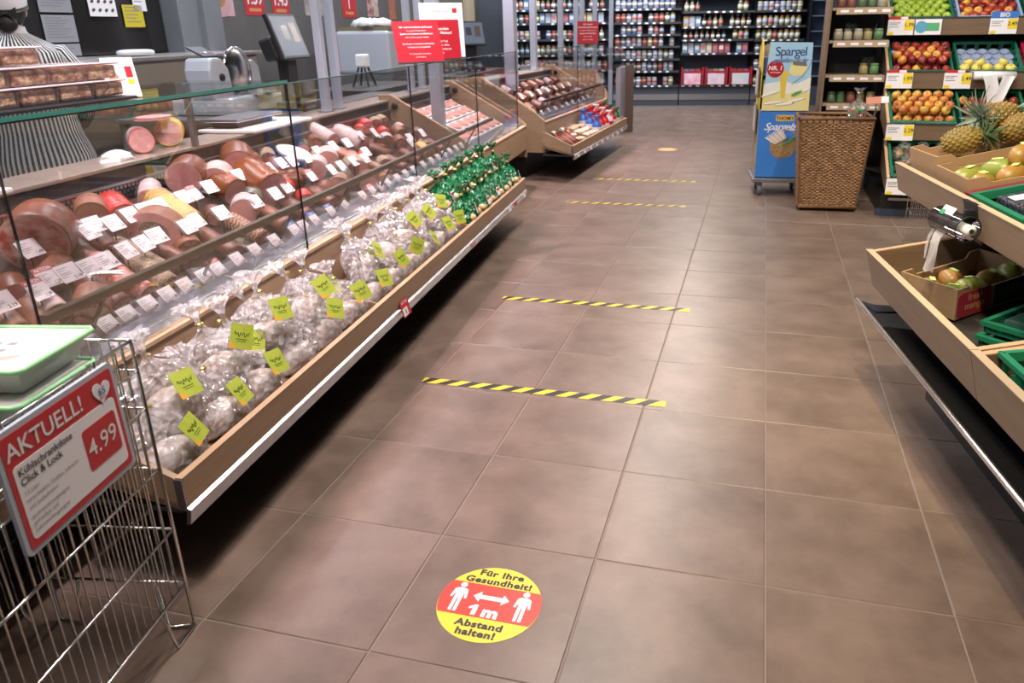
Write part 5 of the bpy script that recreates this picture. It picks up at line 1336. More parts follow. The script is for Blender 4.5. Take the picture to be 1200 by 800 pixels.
# ================================================================== snack rack behind the wicker bin
rk = thing('snack_rack', 'dark shelf rack with pale wooden shelf edges behind the wicker bin', 'rack', T(.385, 5.0, 0))
RWD = .44
obj('rack_back', MB().box(0, RWD, .44, .46, 0, 2.2), navy, rk)
for x in (.0, RWD - .03): obj('upright', MB().box(x, x + .03, .40, .44, 0, 2.2), M('rack_steel', (.10, .11, .15), .4, .4), rk)
obj('side_cheek', MB().box(-.025, -.005, .0, .46, .0, 2.2), wood_dk, rk)
for k, z in enumerate((.745, .965, 1.225, 1.465)):
    sh = obj('rack_shelf', MB().box(0, RWD, .03, .44, z - .006, z + .014), M('rack_shelf', (.36, .28, .19), .5), rk)
    obj('shelf_edge', MB().box(0.03, RWD + .0, .0, .03, z - .035, z + .012), M('pale_shelf_edge', (.36, .25, .16), .5, noise=(4, (.45, .33, .22), .3, (1, 14, 14))), sh)
    for q in range(4): plate('shelf_label', .06, .018, .001, paper, sh, frame((1, 0, 0), (0, 0, 1), (.09 + .10 * q, -.001, z - .012)))
    gl = obj('front_guard', MB().box(0.02, RWD, .035, .040, z + .014, z + .10), glass, sh)
pk = M('rack_goods', (.12, .25, .10), .4, rnd=((.35, .28, .12), (.25, .08, .06), (.10, .16, .08), (.40, .36, .25)))
for k, z in enumerate((.745, .965, 1.225, 1.465)):
    for q in range(5):
        if k in (1,) and q < 3: continue
        b = MB(); b.lathe([(.030, 0), (.034, .008), (.034, .06), (.028, .068), (.030, .070), (.030, .084), (.0, .085)], 12)
        tag(obj('snack_jar', b, pk, None, T(.385 + .07 + .075 * q, 5.0 + .12 + .03 * (q % 2), z + .015), smooth=True), 'small jar on the %s shelf of the snack rack' % ('lowest', 'second', 'third', 'top')[k], 'jar', 'jars on the %s rack shelf' % ('lowest', 'second', 'third', 'top')[k])
for k, (x, z) in enumerate(((.17, 1.24), (.33, .98))):
    t = thing('leafy_pack', 'clear pack of green herbs on the %s rack shelf' % ('third', 'second')[k], 'pack', T(.385 + x, 5.22, z))
    b = MB(); b.box(-.05, .05, -.03, .03, 0, .13); obj('pack', b, clearp, t, bevel=.01)
    for q in range(10):
        b = MB(); b.ell((0, 0, 0), .02, .012, .004, 8, 4); obj('leaf', b, MATS['herb_green2'], t, T(random.uniform(-.03, .03), random.uniform(-.02, .02), .03 + .009 * q) @ Euler((random.uniform(0, 3), random.uniform(0, 3), 0)).to_matrix().to_4x4())
# ================================================================== shelving on the rear wall
def rear(x, y, z): return MBW @ Vector((x, y, z))
shelfm = M('shelf_blue_grey', (.05, .062, .085), .5, .3); railm = M('shelf_rail', (.035, .037, .045), .5)
jarm = M('jar_goods', (.30, .22, .10), .35, rnd=((.10, .14, .04), (.42, .36, .22), (.22, .05, .03), (.35, .28, .20), (.16, .18, .08)))
canm = M('can_goods', (.30, .32, .40), .35, rnd=((.10, .13, .26), (.36, .32, .20), (.40, .40, .45), (.20, .08, .05), (.14, .16, .22)))
ctnm = M('carton_goods', (.40, .06, .05), .5, rnd=((.45, .38, .30), (.42, .25, .08), (.45, .42, .44), (.28, .10, .18), (.12, .22, .35)))
botm = M('bottle_goods', (.06, .03, .015), .2, rnd=((.22, .10, .03), (.05, .07, .03), (.25, .20, .12)))
lidm = M('jar_lid', (.55, .52, .45), .35, .5, rnd=((.5, .4, .15), (.12, .12, .12), (.45, .06, .05)))
labm = M('goods_label', (.62, .60, .60), .5, rnd=((.55, .50, .35), (.30, .35, .50), (.5, .15, .12), (.6, .58, .5)))
def jar_me():
    b = MB(); b.lathe([(.038, 0), (.044, .008), (.044, .11), (.034, .122), (.038, .124), (.038, .142), (.0, .143)], 10, 0, None, [0, 0, 0, 0, 1, 1]); b.lathe([(.0452, .03), (.0452, .09)], 10, 2); return b.mesh('jar', [jarm, lidm, labm], True)
def can_me():
    b = MB(); b.lathe([(.042, 0), (.045, .004), (.045, .125), (.042, .130), (.040, .126)], 10, 0, None, [1, 0, 1, 1]); b.lathe([(.0455, .045), (.0455, .085)], 10, 2); return b.mesh('can', [canm, lidm, labm], True)
def ctn_me():
    b = MB(); b.box(-.045, .045, -.03, .03, 0, .15); b.box(-.035, .035, -.0308, -.03, .05, .11, 1); return b.mesh('carton', [ctnm, labm])
def bot_me():
    b = MB(); b.lathe([(.034, 0), (.038, .01), (.038, .10), (.018, .135), (.015, .165), (.018, .166), (.018, .18)], 10, 0, None, [0, 0, 0, 0, 1, 1]); b.lathe([(.0392, .03), (.0392, .085)], 10, 2); return b.mesh('bottle', [botm, lidm, labm], True)
GM = {'jar': jar_me(), 'can': can_me(), 'carton': ctn_me(), 'bottle': bot_me()}
secs = [('left', -2.35, -.50, (.36, .64, .90, 1.167, 1.44, 1.666, 1.93), ['carton', 'jar', 'can', 'bottle']),
        ('second', -.42, .76, (.36, .61, .816, 1.03, 1.23, 1.43, 1.656, 1.88), ['can', 'jar', 'jar', 'can', 'jar', 'can', 'can']),
        ('third', .78, 2.03, (.36, .905, 1.133, 1.345, 1.596, 1.85), ['jar', 'jar', 'jar', 'carton', 'bottle', 'can']),
        ('right', 2.05, 2.90, (.36, .64, .90, 1.12, 1.345, 1.596, 1.85), ['jar', 'jar', 'can'])]
ordn = ['bottom', 'second', 'third', 'fourth', 'fifth', 'sixth', 'seventh', 'top']
rr = random.Random(5)
for (nm, x0, x1, zs, kinds) in secs:
    t = thing('wall_shelf', '%s bay of dark blue grocery shelving on the rear wall' % nm, 'shelving', MBW)
    obj('back_panel', MB().box(x0, x1, .44, .46, 0, 2.3), M('bay_back', (.07, .095, .15), .5), t)
    obj('base', MB().box(x0, x1, .03, .44, 0, .33), M('bay_base', (.05, .06, .085), .5), t)
    obj('kick_strip', MB().box(x0, x1, .02, .03, .10, .20), alu_dull, t)
    for x in (x0, x1 - .03): obj('upright', MB().box(x, x + .03, .40, .44, 0, 2.3), black, t)
    for zi, z in enumerate(zs):
        sh = obj('shelf', MB().box(x0, x1, .0, .44, z - .028, z), shelfm, t)
        obj('price_strip', MB().box(x0, x1, -.006, 0, z - .032, z + .004), railm, sh)
        x = x0 + .06
        while x < x1 - .08:
            if rr.random() < .75: plate('shelf_tag', .055, .024, .001, paper, sh, frame((1, 0, 0), (0, 0, 1), (x, -.0075, z - .014)))
            x += .13
        if nm == 'third' and zi == 0: continue
        gap = (zs[zi + 1] - z) if zi + 1 < len(zs) else .25
        x = x0 + .07; kd = rr.choice(kinds)
        n_ = 0
        while x < x1 - .06:
            if rr.random() < .16: kd = rr.choice(kinds)
            if rr.random() < .06: x += .10; continue
            if nm == 'third' and zi == 4 and .95 < x < 1.7 and rr.random() < .7: x += .09; continue
            hmax = {'jar': .143, 'can': .13, 'carton': .15, 'bottle': .18}[kd]
            sc_ = min(1.15, (gap - .05) / hmax)
            o = link(kd, GM[kd], None, MBW @ T(x, .07 + rr.uniform(0, .02), z) @ RZ(rr.uniform(-.05, .05)) @ SC(min(sc_, 1.0), min(sc_, 1.0), sc_))
            tag(o, '%s on the %s shelf of the %s rear wall bay' % (kd, ordn[zi], nm), kd, '%ss, %s shelf, %s bay' % (kd, ordn[zi], nm))
            x += .106 if kd == 'carton' else .096
# red bins at the foot of the third bay
for k, x in enumerate((.80, 1.22, 1.65)):
    t = thing('promo_bin', '%s of three red wire promotion bins at the shelf foot' % ('left', 'middle', 'right')[k], 'bin', MBW @ T(x, -.03, .362))
    for xx in (0, .37): obj('bin_side', MB().box(xx, xx + .03, 0, .36, 0, .30), M('bin_red', (.33, .015, .03), .4), t)
    obj('bin_front', MB().box(.03, .37, 0, .01, .20, .24), MATS['bin_red'], t); obj('bin_floor', MB().box(.03, .37, .01, .36, 0, .01), MATS['bin_red'], t)
    plate('promo_card', .29, .19, .004, M('promo_card_%d' % k, ((.72, .25, .38), (.62, .45, .55), (.45, .60, .60))[k], .5, noise=(8, (.75, .6, .65), .12)), t, frame((1, 0, 0), (0, 0, 1), (.20, -.002, .105)))
    for q in range(3):
        tag(link('carton', GM['carton'], None, MBW @ T(x + .095 + .105 * q, .15, .374 + .0) @ SC(1, 1, 1.7)), 'carton standing in the %s red promotion bin' % ('left', 'middle', 'right')[k], 'carton', 'cartons in the %s red bin' % ('left', 'middle', 'right')[k])
# glass door cooler at the far right of the wall
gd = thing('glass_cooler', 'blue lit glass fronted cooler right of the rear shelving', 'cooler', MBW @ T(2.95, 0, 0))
obj('cabinet', MB().box(0, 1.3, .42, .5, 0, 2.3), M('cooler_back', (.10, .16, .32), .4), gd)  # blue cooler lighting is put into the back and shelf colours
for x in (0, .42, .86, 1.27): obj('door_frame', MB().box(x, x + .03, -.02, .42, 0, 2.3), black, gd)
obj('base', MB().box(0.03, 1.27, .0, .42, 0, .33), MATS['bay_base'], gd)
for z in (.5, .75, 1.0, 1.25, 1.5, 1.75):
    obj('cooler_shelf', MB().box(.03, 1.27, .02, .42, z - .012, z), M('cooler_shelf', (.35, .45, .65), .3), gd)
for x in (.03, .45, .89): obj('glass_door', MB().box(x, x + .385, -.012, -.006, .33, 2.3), glass, gd)

# ================================================================== staff area behind the counter
def box_on(name, label, cat, s0, s1, w0, w1, z0, z1, m, bevel=.004, F=M1):
    return tag(obj(name, MB().box(-w1, -w0, s0, s1, z0, z1), m, None, F, bevel=bevel), label, cat)
steel_d = M('steel_furniture', (.34, .33, .33), .35, .6, noise=(3, (.42, .40, .38), .3))
kb = thing('service_bench', 'stainless service bench along the grey wall behind the counter', 'bench', M1)
obj('bench_body', MB().box(-2.88, -2.30, 2.2, 4.5, 0.0, 1.20), M('bench_beige', (.24, .20, .165), .45), kb)
obj('bench_top', MB().box(-2.89, -2.27, 2.2, 4.55, 1.20, 1.225), steel_d, kb, bevel=.004)
obj('tap_block', MB().box(-2.29, -2.24, 4.05, 4.17, 1.05, 1.16), chrome, kb, bevel=.01)
b = MB(); b.ell((0, 0, 0), .13, .05, .022, 12, 8, p=.6); tag(obj('towel_roll', b, white, None, M1 @ T(-2.45, 3.3, 1.248) @ RZ(1.3), smooth=True), 'folded white towel lying on the service bench', 'towel')
# dark glazed wall panel with notices
gp = thing('glazed_panel', 'dark glazed partition with paper notices left of the steel pillar', 'panel', M1)
obj('panel', MB().box(-2.86, -2.84, 2.0, 4.17, 1.235, 3.2), M('dark_glazing', (.022, .02, .02), .12), gp)
def notice(name, label, s0, s1, z0, z1, m, lines=6, w=2.83):
    t = thing(name, label, 'notice', M1 @ frame((0, 1, 0), (0, 0, 1), (-w, (s0 + s1) / 2, (z0 + z1) / 2)))
    plate('sheet', s1 - s0, z1 - z0, .001, m, t, Matrix.Identity(4))
    b = MB(); W2, H2 = (s1 - s0) / 2, (z1 - z0) / 2
    for k in range(lines): b.box(-W2 * .8, W2 * (.2 + .6 * ((k * 37) % 10) / 10), H2 * (.8 - 1.6 * k / lines) - .004, H2 * (.8 - 1.6 * k / lines) + .002, .0003, .0008)
    obj('printed_lines', b, inkgrey, t)
    return t
pg = M('grey_notice', (.28, .28, .31), .5)
notice('notice', 'upper grey paper notice on the dark glazing', 3.00, 3.27, 1.50, 1.72, pg, 10)
notice('notice', 'middle grey paper notice on the dark glazing', 3.00, 3.27, 1.32, 1.485, pg, 8)
notice('notice', 'lowest grey paper notice on the dark glazing', 3.00, 3.27, 1.235, 1.31, pg, 3)
t = notice('notice', 'pale notice with a grid of small pictures', 3.42, 3.68, 1.48, 1.72, paper, 1)
for i in range(4):
    for j in range(4):
        b = MB(); b.ell((0, 0, 0), .018, .011, .001, 8, 4); obj('picture', b, M('print_brown', (.10, .05, .04), .5), t, T(-.09 + .06 * i, -.08 + .055 * j, .0012) @ RZ(.4))
notice('notice', 'yellow note sheet on the dark glazing', 3.74, 3.95, 1.41, 1.56, M('yellow_note', (.60, .48, .02), .5), 5)
notice('notice', 'small white sheet above the yellow note', 3.86, 4.0, 1.52, 1.7, paper, 3)
# posters on the grey wall
def poster(s0, s1, z0, col, price, label, pic=None):
    t = thing('wall_poster', label, 'poster', M1 @ frame((0, 1, 0), (0, 0, 1), (-2.897, (s0 + s1) / 2, z0 + .22)))
    w = s1 - s0; plate('sheet', w, .44, .002, col, t, Matrix.Identity(4))
    if price: text(price, .17, white, t, T(0, -.12, .001), 'CENTER', .02); plate('strip', w * .6, .03, .0006, M('poster_strip', (.62, .25, .08), .5), t, T(0, -.17, .001))
    if pic:
        b = MB(); b.ell((0, 0, 0), w * .24, .13, .0015, 20, 4); obj('picture', b, pic, t, T(w * .2, -.10, .0008))
        b = MB(); b.ell((0, 0, 0), w * .15, .07, .0015, 16, 4); obj('picture', b, M('pic_brown', (.22, .09, .04), .5, noise=(20, (.45, .25, .1), .15)), t, T(w * .18, -.09, .0014))
    return t
pc = M('pic_pink', (.55, .30, .32), .5)
p1 = poster(4.637, 5.26, 1.50, M('poster_rose', (.58, .36, .40), .5), None, 'wide food poster with a white text field on the grey wall', pc)
plate('text_field', .26, .22, .0008, paper, p1, T(-.13, -.06, .001)); text('Tatare', .085, ink, p1, T(-.13, -.10, .0018), 'CENTER', .02); plate('price_strip', .22, .06, .0006, red, p1, T(-.12, -.17, .002))
poster(5.441, 5.784, 1.51, red, '1.59', 'red price poster next to the wide food poster')
poster(5.926, 6.263, 1.51, red, '1.45', 'red price poster nearer the steel posts, right of its twin')
poster(6.59, 7.027, 1.52, M('poster_grey', (.22, .20, .19), .5, noise=(9, (.5, .4, .33), .12)), None, 'dark food photo poster between the steel posts')
poster(7.505, 7.889, 1.51, red, '1', 'red poster right of the steel posts')
poster(8.227, 8.586, 1.53, M('poster_mixed', (.32, .05, .05), .5, noise=(7, (.6, .5, .45), .1)), None, 'small red and white poster on the grey wall')
poster(8.95, 9.19, 1.50, M('poster_brick', (.35, .10, .06), .5, noise=(9, (.5, .2, .12), .2)), None, 'brownish red poster at the far end of the grey wall')

# slicing machine
sl = thing('meat_slicer', 'white meat slicing machine with round steel blade behind the counter', 'slicer', M1 @ T(-1.66, 3.08, .90) @ SC(.86))
wh = M('machine_white', (.50, .52, .58), .35, .1)
tab = thing('work_table', 'stainless work table carrying the slicer behind the counter', 'table', M1)
obj('table_top', MB().box(-2.1, -1.42, 2.55, 3.95, .88, .90), steel_d, tab)
for (x, y) in ((-2.07, 2.6), (-1.47, 2.6), (-2.07, 3.9), (-1.47, 3.9)): obj('leg', MB().box(x - .02, x + .02, y - .02, y + .02, 0, .88), steel_d, tab)
obj('base', MB().box(-.25, .22, -.36, .34, 0, .12), wh, sl, bevel=.03)
b = MB(); b.prism([(.10, -.36, .10), (.10, -.12, .10), (.10, -.14, .30), (.10, -.22, .38), (.10, -.34, .38), (.10, -.37, .30)], (-.20, 0, 0)); obj('motor_head', b, wh, sl, bevel=.02)
b = MB(); b.lathe([(.025, 0), (.025, .015), (.012, .02)], 16, 0, T(.10, -.25, .25) @ RY(PI / 2)); obj('knob', b, black, sl, smooth=True)
b = MB(); b.prism([(.02, -.30, .38), (.02, -.13, .38), (-.10, -.13, .44), (-.10, -.30, .44)], (0, 0, .012)); obj('control_panel', b, dark, sl)
for q in range(3): plate('display_light', .03, .018, .001, (red, white, red)[q], sl, frame((0, 1, 0), (-.9, 0, .44), (-.02, -.26 + .05 * q, .415)))
b = MB(); b.lathe([(.155, 0), (.165, .006), (.155, .012), (.10, .018), (.03, .03), (.0, .03)], 40, 0, T(.06, .0, .27) @ RY(PI / 2)); obj('blade', b, chrome, sl, smooth=True)
b = MB(); b.tube([(.07 + .0 * k, .168 * math.cos(a_), .27 + .168 * math.sin(a_)) for k, a_ in enumerate([-1.2 + .16 * k for k in range(24)])], .010, 8); obj('blade_guard', b, alu, sl, smooth=True)
b = MB(); b.prism([(.02, .12, .10), (.02, .40, .10), (.02, .38, .30), (.02, .30, .35), (.02, .14, .34)], (-.14, 0, 0)); obj('carriage_plate', b, wh, sl, bevel=.01)
obj('slice_tray', MB().box(.10, .28, -.05, .22, .12, .13), alu, sl)
# touch screen scales
def scale(label, mat, pole=.25):
    t = thing('screen_scale', label, 'scale', mat)
    obj('foot', MB().box(-.10, .10, -.12, .12, 0, .05), black, t, bevel=.01)
    obj('column', MB().box(-.09, -.02, -.06, .06, .05, pole + .15), black, t, bevel=.008)
    F = T(.02, 0, pole + .12) @ RY(-.32) 
    obj('screen_housing', MB().box(-.03, .0, -.17, .17, -.02, .26), black, t, F, bevel=.008)
    F2 = F @ frame((0, 1, 0), (0, 0, 1), (.001, 0, .12))
    plate('screen', .30, .24, .001, M('screen_glass', (.07, .10, .15), .35, emit=.3), t, F2)
    plate('screen_window', .07, .09, .0006, M('screen_dim', (.05, .05, .06), .2), t, F2 @ T(-.03, .02, .0012)); plate('screen_window', .07, .12, .0006, M('screen_warm', (.12, .08, .07), .2), t, F2 @ T(.08, .02, .0012))
    obj('rear_housing', MB().box(-.13, -.03, -.165, .165, .0, .14), black, t, F, bevel=.02)
    return t
scale('black touch screen scale behind the near glass', M1 @ T(-1.27, 3.2, .905) @ RZ(.0), .20)
scale('black touch screen scale far behind the red cards', M1 @ T(-1.38, 7.6, .905) @ RZ(-.9), .18)
box_on('service_counter', 'dark service counter under the near touch screen scale', 'counter', 2.5, 4.6, 1.19, 1.40, 0, .90, M('service_dark', (.10, .085, .075), .5))
box_on('service_counter', 'dark service counter under the far touch screen scale', 'counter', 6.6, 8.4, 1.2, 1.55, 0, .90, MATS['service_dark'])
# packing machine with draped cloth
pm = thing('packing_machine', 'white packing machine with a cloth on top beyond the posts', 'machine', M1 @ T(-2.15, 6.7, 0))
obj('stand', MB().box(-.3, .3, -.45, .35, 0, .95), steel_d, pm); obj('housing', MB().box(-.3, .28, -.42, .20, .95, 1.36), wh, pm, bevel=.03)
obj('top_cover', MB().box(-.28, .26, -.36, .34, 1.36, 1.40), M('machine_olive', (.20, .17, .09), .5), pm)
obj('front_face', MB().box(.0, .25, .2, .38, .95, 1.34), M('machine_dark', (.10, .095, .09), .4), pm, bevel=.01)
b = MB(); b.loft([[((.20 * k * (1 + .2 * math.sin(5 * j))) * math.cos(2 * PI * j / 24), (.30 * k * (1 + .15 * math.sin(7 * j))) * math.sin(2 * PI * j / 24), h + .012 * math.sin(3.7 * j)) for j in range(24)] for h, k in ((-.01, 1), (.03, .85), (.06, .5), (.05, .2))]); o = obj('draped_cloth', b, white, pm, T(.0, -.1, 1.42), smooth=True)
b = MB(); b.lathe([(.03, 0), (.03, .02), (.0, .02)], 14, 0, T(.252, .30, 1.15) @ RY(PI / 2)); obj('dial', b, chrome, pm)
sd = thing('dispenser_bottle', 'small white dispenser on black legs beside the posts', 'dispenser', M1 @ T(-1.7, 5.2, .9) @ SC(.8))
obj('bottle', MB().box(-.06, .06, -.07, .07, .2, .34), white, sd, bevel=.02)
for (x, y) in ((-.06, -.07), (.06, -.07), (-.06, .07), (.06, .07)):
    b = MB(); b.tube([(x * 1.5, y * 1.5, 0), (x * .6, y * .6, .2)], .012, 6); obj('leg', b, black, sd)
box_on('service_table', 'low service table under the white dispenser', 'table', 4.7, 5.9, 1.4, 2.0, 0, .90, MATS['service_dark'])
# things on the worktop ledge
hr = thing('ham_roll', 'pink ham roll in yellow wrap on the worktop, cut face forward', 'ham', M1 @ T(-1.05, 1.60, .902) @ RZ(.55))
b, f0, f1 = roll_mb(.058, .16, .004); obj('casing', b, M('yellow_wrap', (.60, .36, .04), .35), hr, smooth=True); obj('rind_rim', f0, yellow, hr); obj('cut_face', f1, pinkB, hr)
hr = thing('ham_roll', 'pink ham roll in printed red wrap on the worktop', 'ham', M1 @ T(-1.03, 1.40, .902) @ RZ(.75))
b, f0, f1 = roll_mb(.05, .16, .003); obj('casing', b, M('red_white_wrap', (.25, .05, .05), .3, noise=(14, (.5, .45, .45), .06)), hr, smooth=True); obj('rind_rim', f0, red, hr); obj('cut_face', f1, pinkB, hr)
for k in range(3):
    b = MB(); b.lathe([(.062, 0), (.062, .003)], 24); tag(obj('ham_slice', b, pinkB, None, M1 @ T(-1.07, 1.54 + .006 * k, 1.023 + .0045 * k) @ SC(1, 1.3, 1)), 'thin pink ham slice laid across the two rolls', 'ham slice', 'ham slices on the rolls')
b = MB(); n = 20
for i in range(7):
    pass
rings = []
rc = random.Random(4)
for h, k in ((0, 1), (.012, .95), (.024, .7), (.034, .4), (.038, .1)):
    rings.append([((.045 * k * (1 + rc.uniform(-.25, .25))) * math.cos(2 * PI * j / n), (.075 * k * (1 + rc.uniform(-.25, .25))) * math.sin(2 * PI * j / n), h + rc.uniform(-.003, .003) * (1 if h else 0)) for j in range(n)])
b.loft(rings); tag(obj('crumpled_cloth', b, white, None, M1 @ T(-1.03, 1.24, .901)), 'crumpled white cloth lying on the worktop', 'cloth')
box_on('cutting_board', 'white cutting board projecting over the worktop in the middle', 'board', 2.02, 2.62, .90, 1.2, .902, .918, white)
box_on('cutting_board', 'white cutting board at the left picture edge', 'board', .02, .62, .90, 1.2, .902, .918, white)
sc_ = thing('weighing_plate', 'flat steel weighing plate on the middle cutting board', 'scale', M1 @ T(-1.10, 2.25, .919))
obj('foot', MB().box(-.07, .07, -.15, .18, 0, .03), dark, sc_); obj('plate', MB().box(-.10, .10, -.2, .24, .03, .045), steel, sc_, bevel=.004)

# posts carrying the ceiling rail
postm = M('post_steel', (.58, .63, .74), .30, .6)
def post(F, s, w, z0, wd, label):
    t = thing('steel_post', label, 'post', F @ T(-w, s, z0))
    obj('tube', MB().box(-wd / 2, wd / 2, -wd / 2, wd / 2, 0, 3.6 - z0), postm, t, bevel=.004)
    obj('base_plate', MB().box(-wd * .8, wd * .8, -wd * .8, wd * .8, 0, .006), alu, t)
    return t
post(M1, 3.05, 1.02, .901, .048, 'left steel post of the pair on the near worktop')
post(M1, 3.24, 1.03, .901, .048, 'right steel post of the pair on the near worktop')
post(M1, 4.10, .66, zdeck(.66) + .02, .085, 'thick steel post rising between the packed meat')
post(M1, 4.62, 1.05, .901, .05, 'left steel post of the pair behind the red cards')
post(M1, 4.88, 1.05, .901, .05, 'right steel post of the pair behind the red cards')
post(M2, .80, .88, zdeck(.88) + .02, .11, 'thick steel post in the near end of the far counter')
post(M2, 1.25, 1.08, .901, .07, 'steel post behind the thick far post')
post(M2, 2.03, 1.05, .901, .07, 'slim steel post halfway along the far counter')
for s, l_ in ((2.96, 'first'), (3.69, 'second'), (4.0, 'third'), (4.72, 'fourth'), (5.77, 'last')):
    post(M2, s, 1.0, .901 if s < 2.6 else 0, .06, '%s slim steel post beyond the far counter' % l_)
# wire trolley with bottles behind the far counter
cr_ = crate('drinks_crate', 'pale crate of mixed drinks behind the far counter', 'crate', 1.1, .5, .25, M('crate_grey', (.35, .37, .40), .5), M2 @ T(-1.7, 4.6, .60) @ RZ(PI / 2))
obj('crate_stand', MB().box(-.5, .5, -.2, .2, -.60, 0), dark, cr_)
for i in range(20):
    tag(link('bottle', GM['bottle'], None, M2 @ T(-1.87 + .115 * (i % 4), 4.2 + .17 * (i // 4), .612) @ SC(1.4)), 'bottle standing in the pale crate behind the far counter', 'bottle', 'bottles in the pale crate')

# cards on the glass top
def glass_card(s, w, zoff, a, wd, ht, col, lines, label, lean=.18, head=None, F=M1, roll_=0.0):
    o_ = F @ Vector((-w, s, 1.192 + zoff)); xa = Vector((math.cos(a), math.sin(a), 0)); up = Vector((0, 0, 1)); bk_ = up.cross(xa)
    t = thing('notice_card', label, 'sign', Matrix.Translation(o_) @ frame(xa, up + bk_ * lean, (0, 0, 0)) @ RZ(roll_))
    plate('card', wd, ht, .003, col, t, T(0, ht / 2, 0))
    for k, (tx, sz, bo) in enumerate(lines):
        text(tx, sz, white if col is not paper else ink, t, T(0, ht * (.84 - .80 * k / len(lines)) , .0006), 'CENTER', bo)
    b = MB(); b.box(-wd / 2, wd / 2, -.004, .004, -.006, .004); obj('card_foot', b, dark, t)
    return t
redc = M('card_red', (.46, .015, .03), .4)
glass_card(2.86, .318, 0, .9, .285, .225, redc, [('Sehr geehrte Kundinnen und Kunden!', .0135, .02), ('Zu unserem Schutz dürfen', .0115, 0), ('Speisen und Getränke zum Mitnehmen', .013, .02), ('nicht vor Ort verzehrt werden.', .0115, 0), ('', .01, 0), ('Der Verzehr von Speisen und Getränken', .012, .01), ('im Bereich ist nicht gestattet.', .012, .01), ('', .01, 0), ('Wir danken für Ihr Verständnis.', .0105, 0), ('Ihr Marktteam', .0105, 0)], 'red notice card with white lettering on the glass, nearest of the two', .28)
glass_card(3.30, .36, .0, .75, .29, .23, redc, [('', .01, 0), ('Wir verwenden', .024, .02), ('für Sie keine Masken?', .022, .02), ('', .01, 0), ('Hygieneschutz liegt', .017, 0), ('uns am Herzen. Bitte', .017, 0), ('fragen Sie Mitarbeitende', .017, 0), ('persönlich.', .017, 0)], 'red notice card half hidden behind the nearest red card', .12)
wc = glass_card(3.52, .40, .0, .75, .29, .33, paper, [('Information für Kunden', .012, 0)], 'white notice card with small red mark behind the red cards', .05)
plate('red_mark', .03, .028, .0008, red, wc, T(.09, .285, .001))
glass_card(1.72, .318, 0, .05, .235, .235, redc, [('Sehr geehrte', .02, .02), ('Kundinnen und Kunden!', .022, .02), ('Zu unserem Schutz dürfen', .017, 0), ('Speisen und Getränke', .02, .02), ('nicht vor Ort', .018, 0), ('verzehrt werden.', .018, 0)], 'square red notice card on the far counter glass', .05, F=M2)

# salami cube boxes on the glass shelf
cubem = M('salami_cubes', (.26, .10, .05), .5, noise=(42, (.66, .44, .28), .12), bump=(60, 1.0))
tr = tag(obj('black_tray', MB().box(-.56, -.335, -.42, .545, 1.1955, 1.205), black, None, M1, bevel=.003), 'shallow black tray on the glass shelf under the plastic boxes', 'tray')
for lv, sset in enumerate(((.485, .365, .245, .125, .005, -.115, -.235), (.47, .35, .23, .11, -.01, -.13, -.25), (.22, .10, -.02, -.14))):
    for q, s in enumerate(sset):
        t = thing('cube_box', '%s clear box of brown diced salami in the %s layer on the shelf' % (ORD[q], ('bottom', 'middle', 'top')[lv]), 'plastic box', M1 @ T(-.42, s, 1.206 + .0455 * lv), 'boxes of diced salami')
        obj('diced_salami', MB().box(-.052, .052, -.051, .051, .002, .036), cubem, t, bevel=.006)
        b = MB(); b.loft([[(-.054, -.053, 0), (.054, -.053, 0), (.054, .053, 0), (-.054, .053, 0)], [(-.058, -.057, .038), (.058, -.057, .038), (.058, .057, .038), (-.058, .057, .038)]], cap=False); obj('tub', b, clearp, t)
        b = MB(); b.box(-.06, .06, -.059, .059, .038, .044); obj('lid', b, FILM('pink_lid', (.95, .90, .92), .6, .3, .1, (.92, .78, .82)), t, bevel=.003)
fy = thing('flyer_stand', 'small standing flyer with a sausage picture beside the salami boxes', 'flyer', M1 @ T(-.40, .575, 1.195) @ RZ(-.35))
F = frame((.2, .98, 0), (-.25, 0, 1), (0, 0, .055)); pl = plate('sheet', .085, .11, .001, paper, fy, F)
b = MB(); b.ell((0, 0, 0), .012, .032, .001, 12, 4); obj('sausage_print', b, M('print_orange', (.55, .22, .10), .5), fy, F @ T(-.018, 0, .0008) @ RZ(.3))
plate('red_print', .018, .03, .0006, red, fy, F @ T(.024, .015, .0008)); plate('yellow_print', .018, .012, .0006, yellow, fy, F @ T(.024, -.012, .0008))
b = MB(); b.box(-.10, -.02, .66, .82, 0, .0); 
# shelf label rail on the bin
rt = thing('offer_tag', 'small red offer tag hanging on the metal lip of the long bin', 'price tag', M1 @ frame((0, 1, 0), (-.25, 0, 1), (.016, 1.49, .245)))
plate('tag', .085, .075, .002, red, rt, Matrix.Identity(4)); plate('white_field', .05, .035, .0006, paper, rt, T(-.012, -.015, .0006)); text('AKTUELL', .016, white, rt, T(0, .02, .0006), 'CENTER', .02)
b = MB(); b.box(-.012, -.002, -.025, -.005, .0008, .0014); obj('print_lines', b, inkgrey, rt)
for k, s in enumerate((2.56, 3.45, 3.62, 3.9)):
    t = tag(plate('lip_label', .07, .03, .001, (M('lip_label_red', (.5, .2, .2), .4), paper, red, paper)[k], None, M1 @ frame((0, 1, 0), (-.2, 0, 1), (.0155, s, .233))), '%s small label on the metal lip of the long bin' % ('first', 'second', 'third', 'fourth')[k], 'label', 'labels on the long bin lip')
for k in range(9):
    tag(plate('lip_label', .07, .03, .001, paper, None, M2 @ frame((0, 1, 0), (-.2, 0, 1), (.0155, .12 + .24 * k, .233))), 'small white label on the lip of the far bin', 'label', 'labels on the far bin lip')
